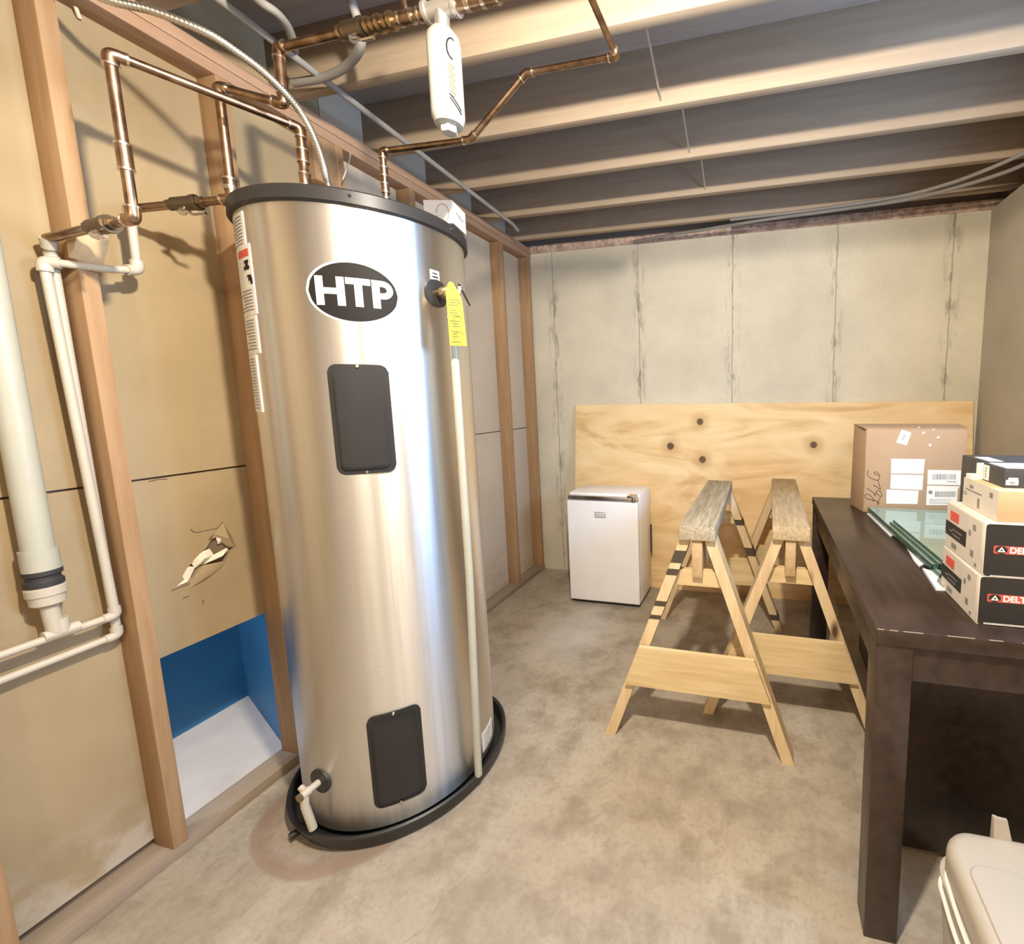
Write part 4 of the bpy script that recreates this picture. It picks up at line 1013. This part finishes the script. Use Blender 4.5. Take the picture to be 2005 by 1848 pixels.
# ================================================================= COOLER
cx0, cx1, cy0, cy1, cz = .438, .98, .45, 1.105, .425
ck = thing('cooler', 'cream ice chest with a rounded lid standing before the table', 'cooler', ((cx0+cx1)/2, (cy0+cy1)/2, 0))
def rbox(x0, x1, y0, y1, z0, z1, rad, top, taper=0):
    bm = bmesh.new(); rings = []
    def ring(ins, z, rd):
        pts = []
        for ax_, ay_, a0 in ((x1-ins-rd, y1-ins-rd, 0), (x0+ins+rd, y1-ins-rd, 90), (x0+ins+rd, y0+ins+rd, 180), (x1-ins-rd, y0+ins+rd, 270)):
            for k in range(9): a = R(a0+90*k/8); pts.append(bm.verts.new((ax_+rd*math.cos(a), ay_+rd*math.sin(a), z)))
        return pts
    rings.append(ring(taper, z0, rad)); rings.append(ring(0, z1-top, rad))
    for k in range(1, 6):
        a = PI/2*k/5; rings.append(ring(top*(1-math.cos(a)), z1-top+top*math.sin(a), max(.004, rad-top*(1-math.cos(a)))))
    for a, b in zip(rings, rings[1:]):
        n = len(a)
        for i in range(n): f = bm.faces.new((a[i], a[(i+1) % n], b[(i+1) % n], b[i])); f.smooth = True
    bm.faces.new(rings[0][::-1]); bm.faces.new(rings[-1]); bmesh.ops.recalc_face_normals(bm, faces=bm.faces); return bm
part('body', rbox(cx0-.004, cx1, cy0, cy1, .0, .345, .07, .004, .025), M['cooler_body'], ck, 'grey lower body')
lid = part('lid', rbox(cx0+.004, cx1-.006, cy0+.006, cy1-.004, .350, cz, .075, .028), M['cooler'], ck, 'cream lid')
bm = rbox(cx0+.03, cx0+.15, cy0+.06, cy1-.10, cz-.004, cz+.004, .03, .004); part('lid_panel', bm, M['cooler'], lid)
bm = rbox(cx0+.20, cx1-.06, cy1-.19, cy1-.075, cz-.004, cz+.005, .04, .004); rbox2 = rbox(cx0+.24, cx1-.06, cy1-.40, cy1-.26, cz-.004, cz+.005, .05, .004); merge(bm, rbox2); part('lid_panel', bm, M['cooler'], lid)
bm = bmesh.new()
for z, x in ((.352, -.004), (.332, -.016)): tube(bm, [(cx0+.05, cy1-.02, z), (cx0+x+.006, cy1-.07, z), (cx0+x, cy1-.16, z-.002), (cx0+x, cy1-.30, z-.006)], .005, 8, .02)
part('rim_band', bm, M['paper'], ck, 'white band at the lid seam')
bm = BX(cx0-.026, cx0-.004, cy1-.38, cy1-.30, .25, .375, bev=.006); box(bm, cx0-.032, cx0-.012, cy1-.37, cy1-.31, .20, .27, bev=.006)
part('latch', bm, M['rubber'], ck, 'dark rubber latch')
bm = TU([(0, 0, 0), (0, .012, .05), (0, .03, .055), (0, .04, .0)], .005, 8, .012)
bm.free(); bm = bmesh.new(); xh = at(1965, 1610, 1, cy1-.01).x
for x in (0,): hexa(bm, [(xh-.022, cy1-.02, cz-.02), (xh-.012, cy1-.02, cz-.02), (xh-.012, cy1-.002, cz-.02), (xh-.022, cy1-.002, cz-.02)], [(xh-.022, cy1-.012, cz+.044), (xh-.014, cy1-.012, cz+.044), (xh-.014, cy1-.002, cz+.044), (xh-.022, cy1-.002, cz+.044)])
t2 = hexa(bmesh.new(), [(xh-.014, cy1-.02, cz-.02), (xh+.02, cy1-.02, cz-.02), (xh+.02, cy1-.012, cz-.02), (xh-.014, cy1-.012, cz-.02)], [(xh-.02, cy1-.012, cz+.046), (xh+.008, cy1-.010, cz+.042), (xh+.008, cy1-.004, cz+.042), (xh-.02, cy1-.006, cz+.046)]); merge(bm, t2)
part('strap_tab', bm, M['cooler'], ck, 'raised strap tab at the back of the lid')

# ================================================================= LIGHT
def light(name, kind, loc, energy, color, **kw):
    ld = bpy.data.lights.new(name, kind); ld.energy = energy; ld.color = color
    for k, v in kw.items(): setattr(ld, k, v)
    o = bpy.data.objects.new(name, ld); COL.objects.link(o); o.location = loc; return o
light('bulb', 'POINT', (-.15, .45, 2.54), 190, (1, .91, .77), shadow_soft_size=.04)
light('rear_fill', 'POINT', (.25, -1.9, 2.35), 60, (1, .90, .75), shadow_soft_size=.12)  # unseen fill light added behind the camera to lift the shadows
w = light('window_daylight', 'AREA', (XR+.13, (WY0+WY1)/2, (WZ0+WZ1)/2), 62, (.36, .60, 1), shape='RECTANGLE', size=WZ1-WZ0-.06, size_y=WY1-WY0-.06)
w.rotation_euler = (0, R(90), 0)
light('next_room_fill', 'POINT', (-2.25, .5, 2.2), 60, (.9, .92, 1), shadow_soft_size=.08)  # unseen light added to brighten the blue wall and pale floor
wd = bpy.data.worlds.new('World'); scene.world = wd; wd.use_nodes = True
wd.node_tree.nodes['Background'].inputs[0].default_value = (.6, .75, 1, 1); wd.node_tree.nodes['Background'].inputs[1].default_value = .3

scene.view_settings.view_transform = 'Standard'; scene.view_settings.look = 'None'
scene.view_settings.exposure = 0.36; scene.view_settings.gamma = 1; scene.view_settings.use_curve_mapping = False
scene.cycles.use_denoising = True
scene.cycles.max_bounces = 10; scene.cycles.diffuse_bounces = 6
scene.cycles.sample_clamp_indirect = 8
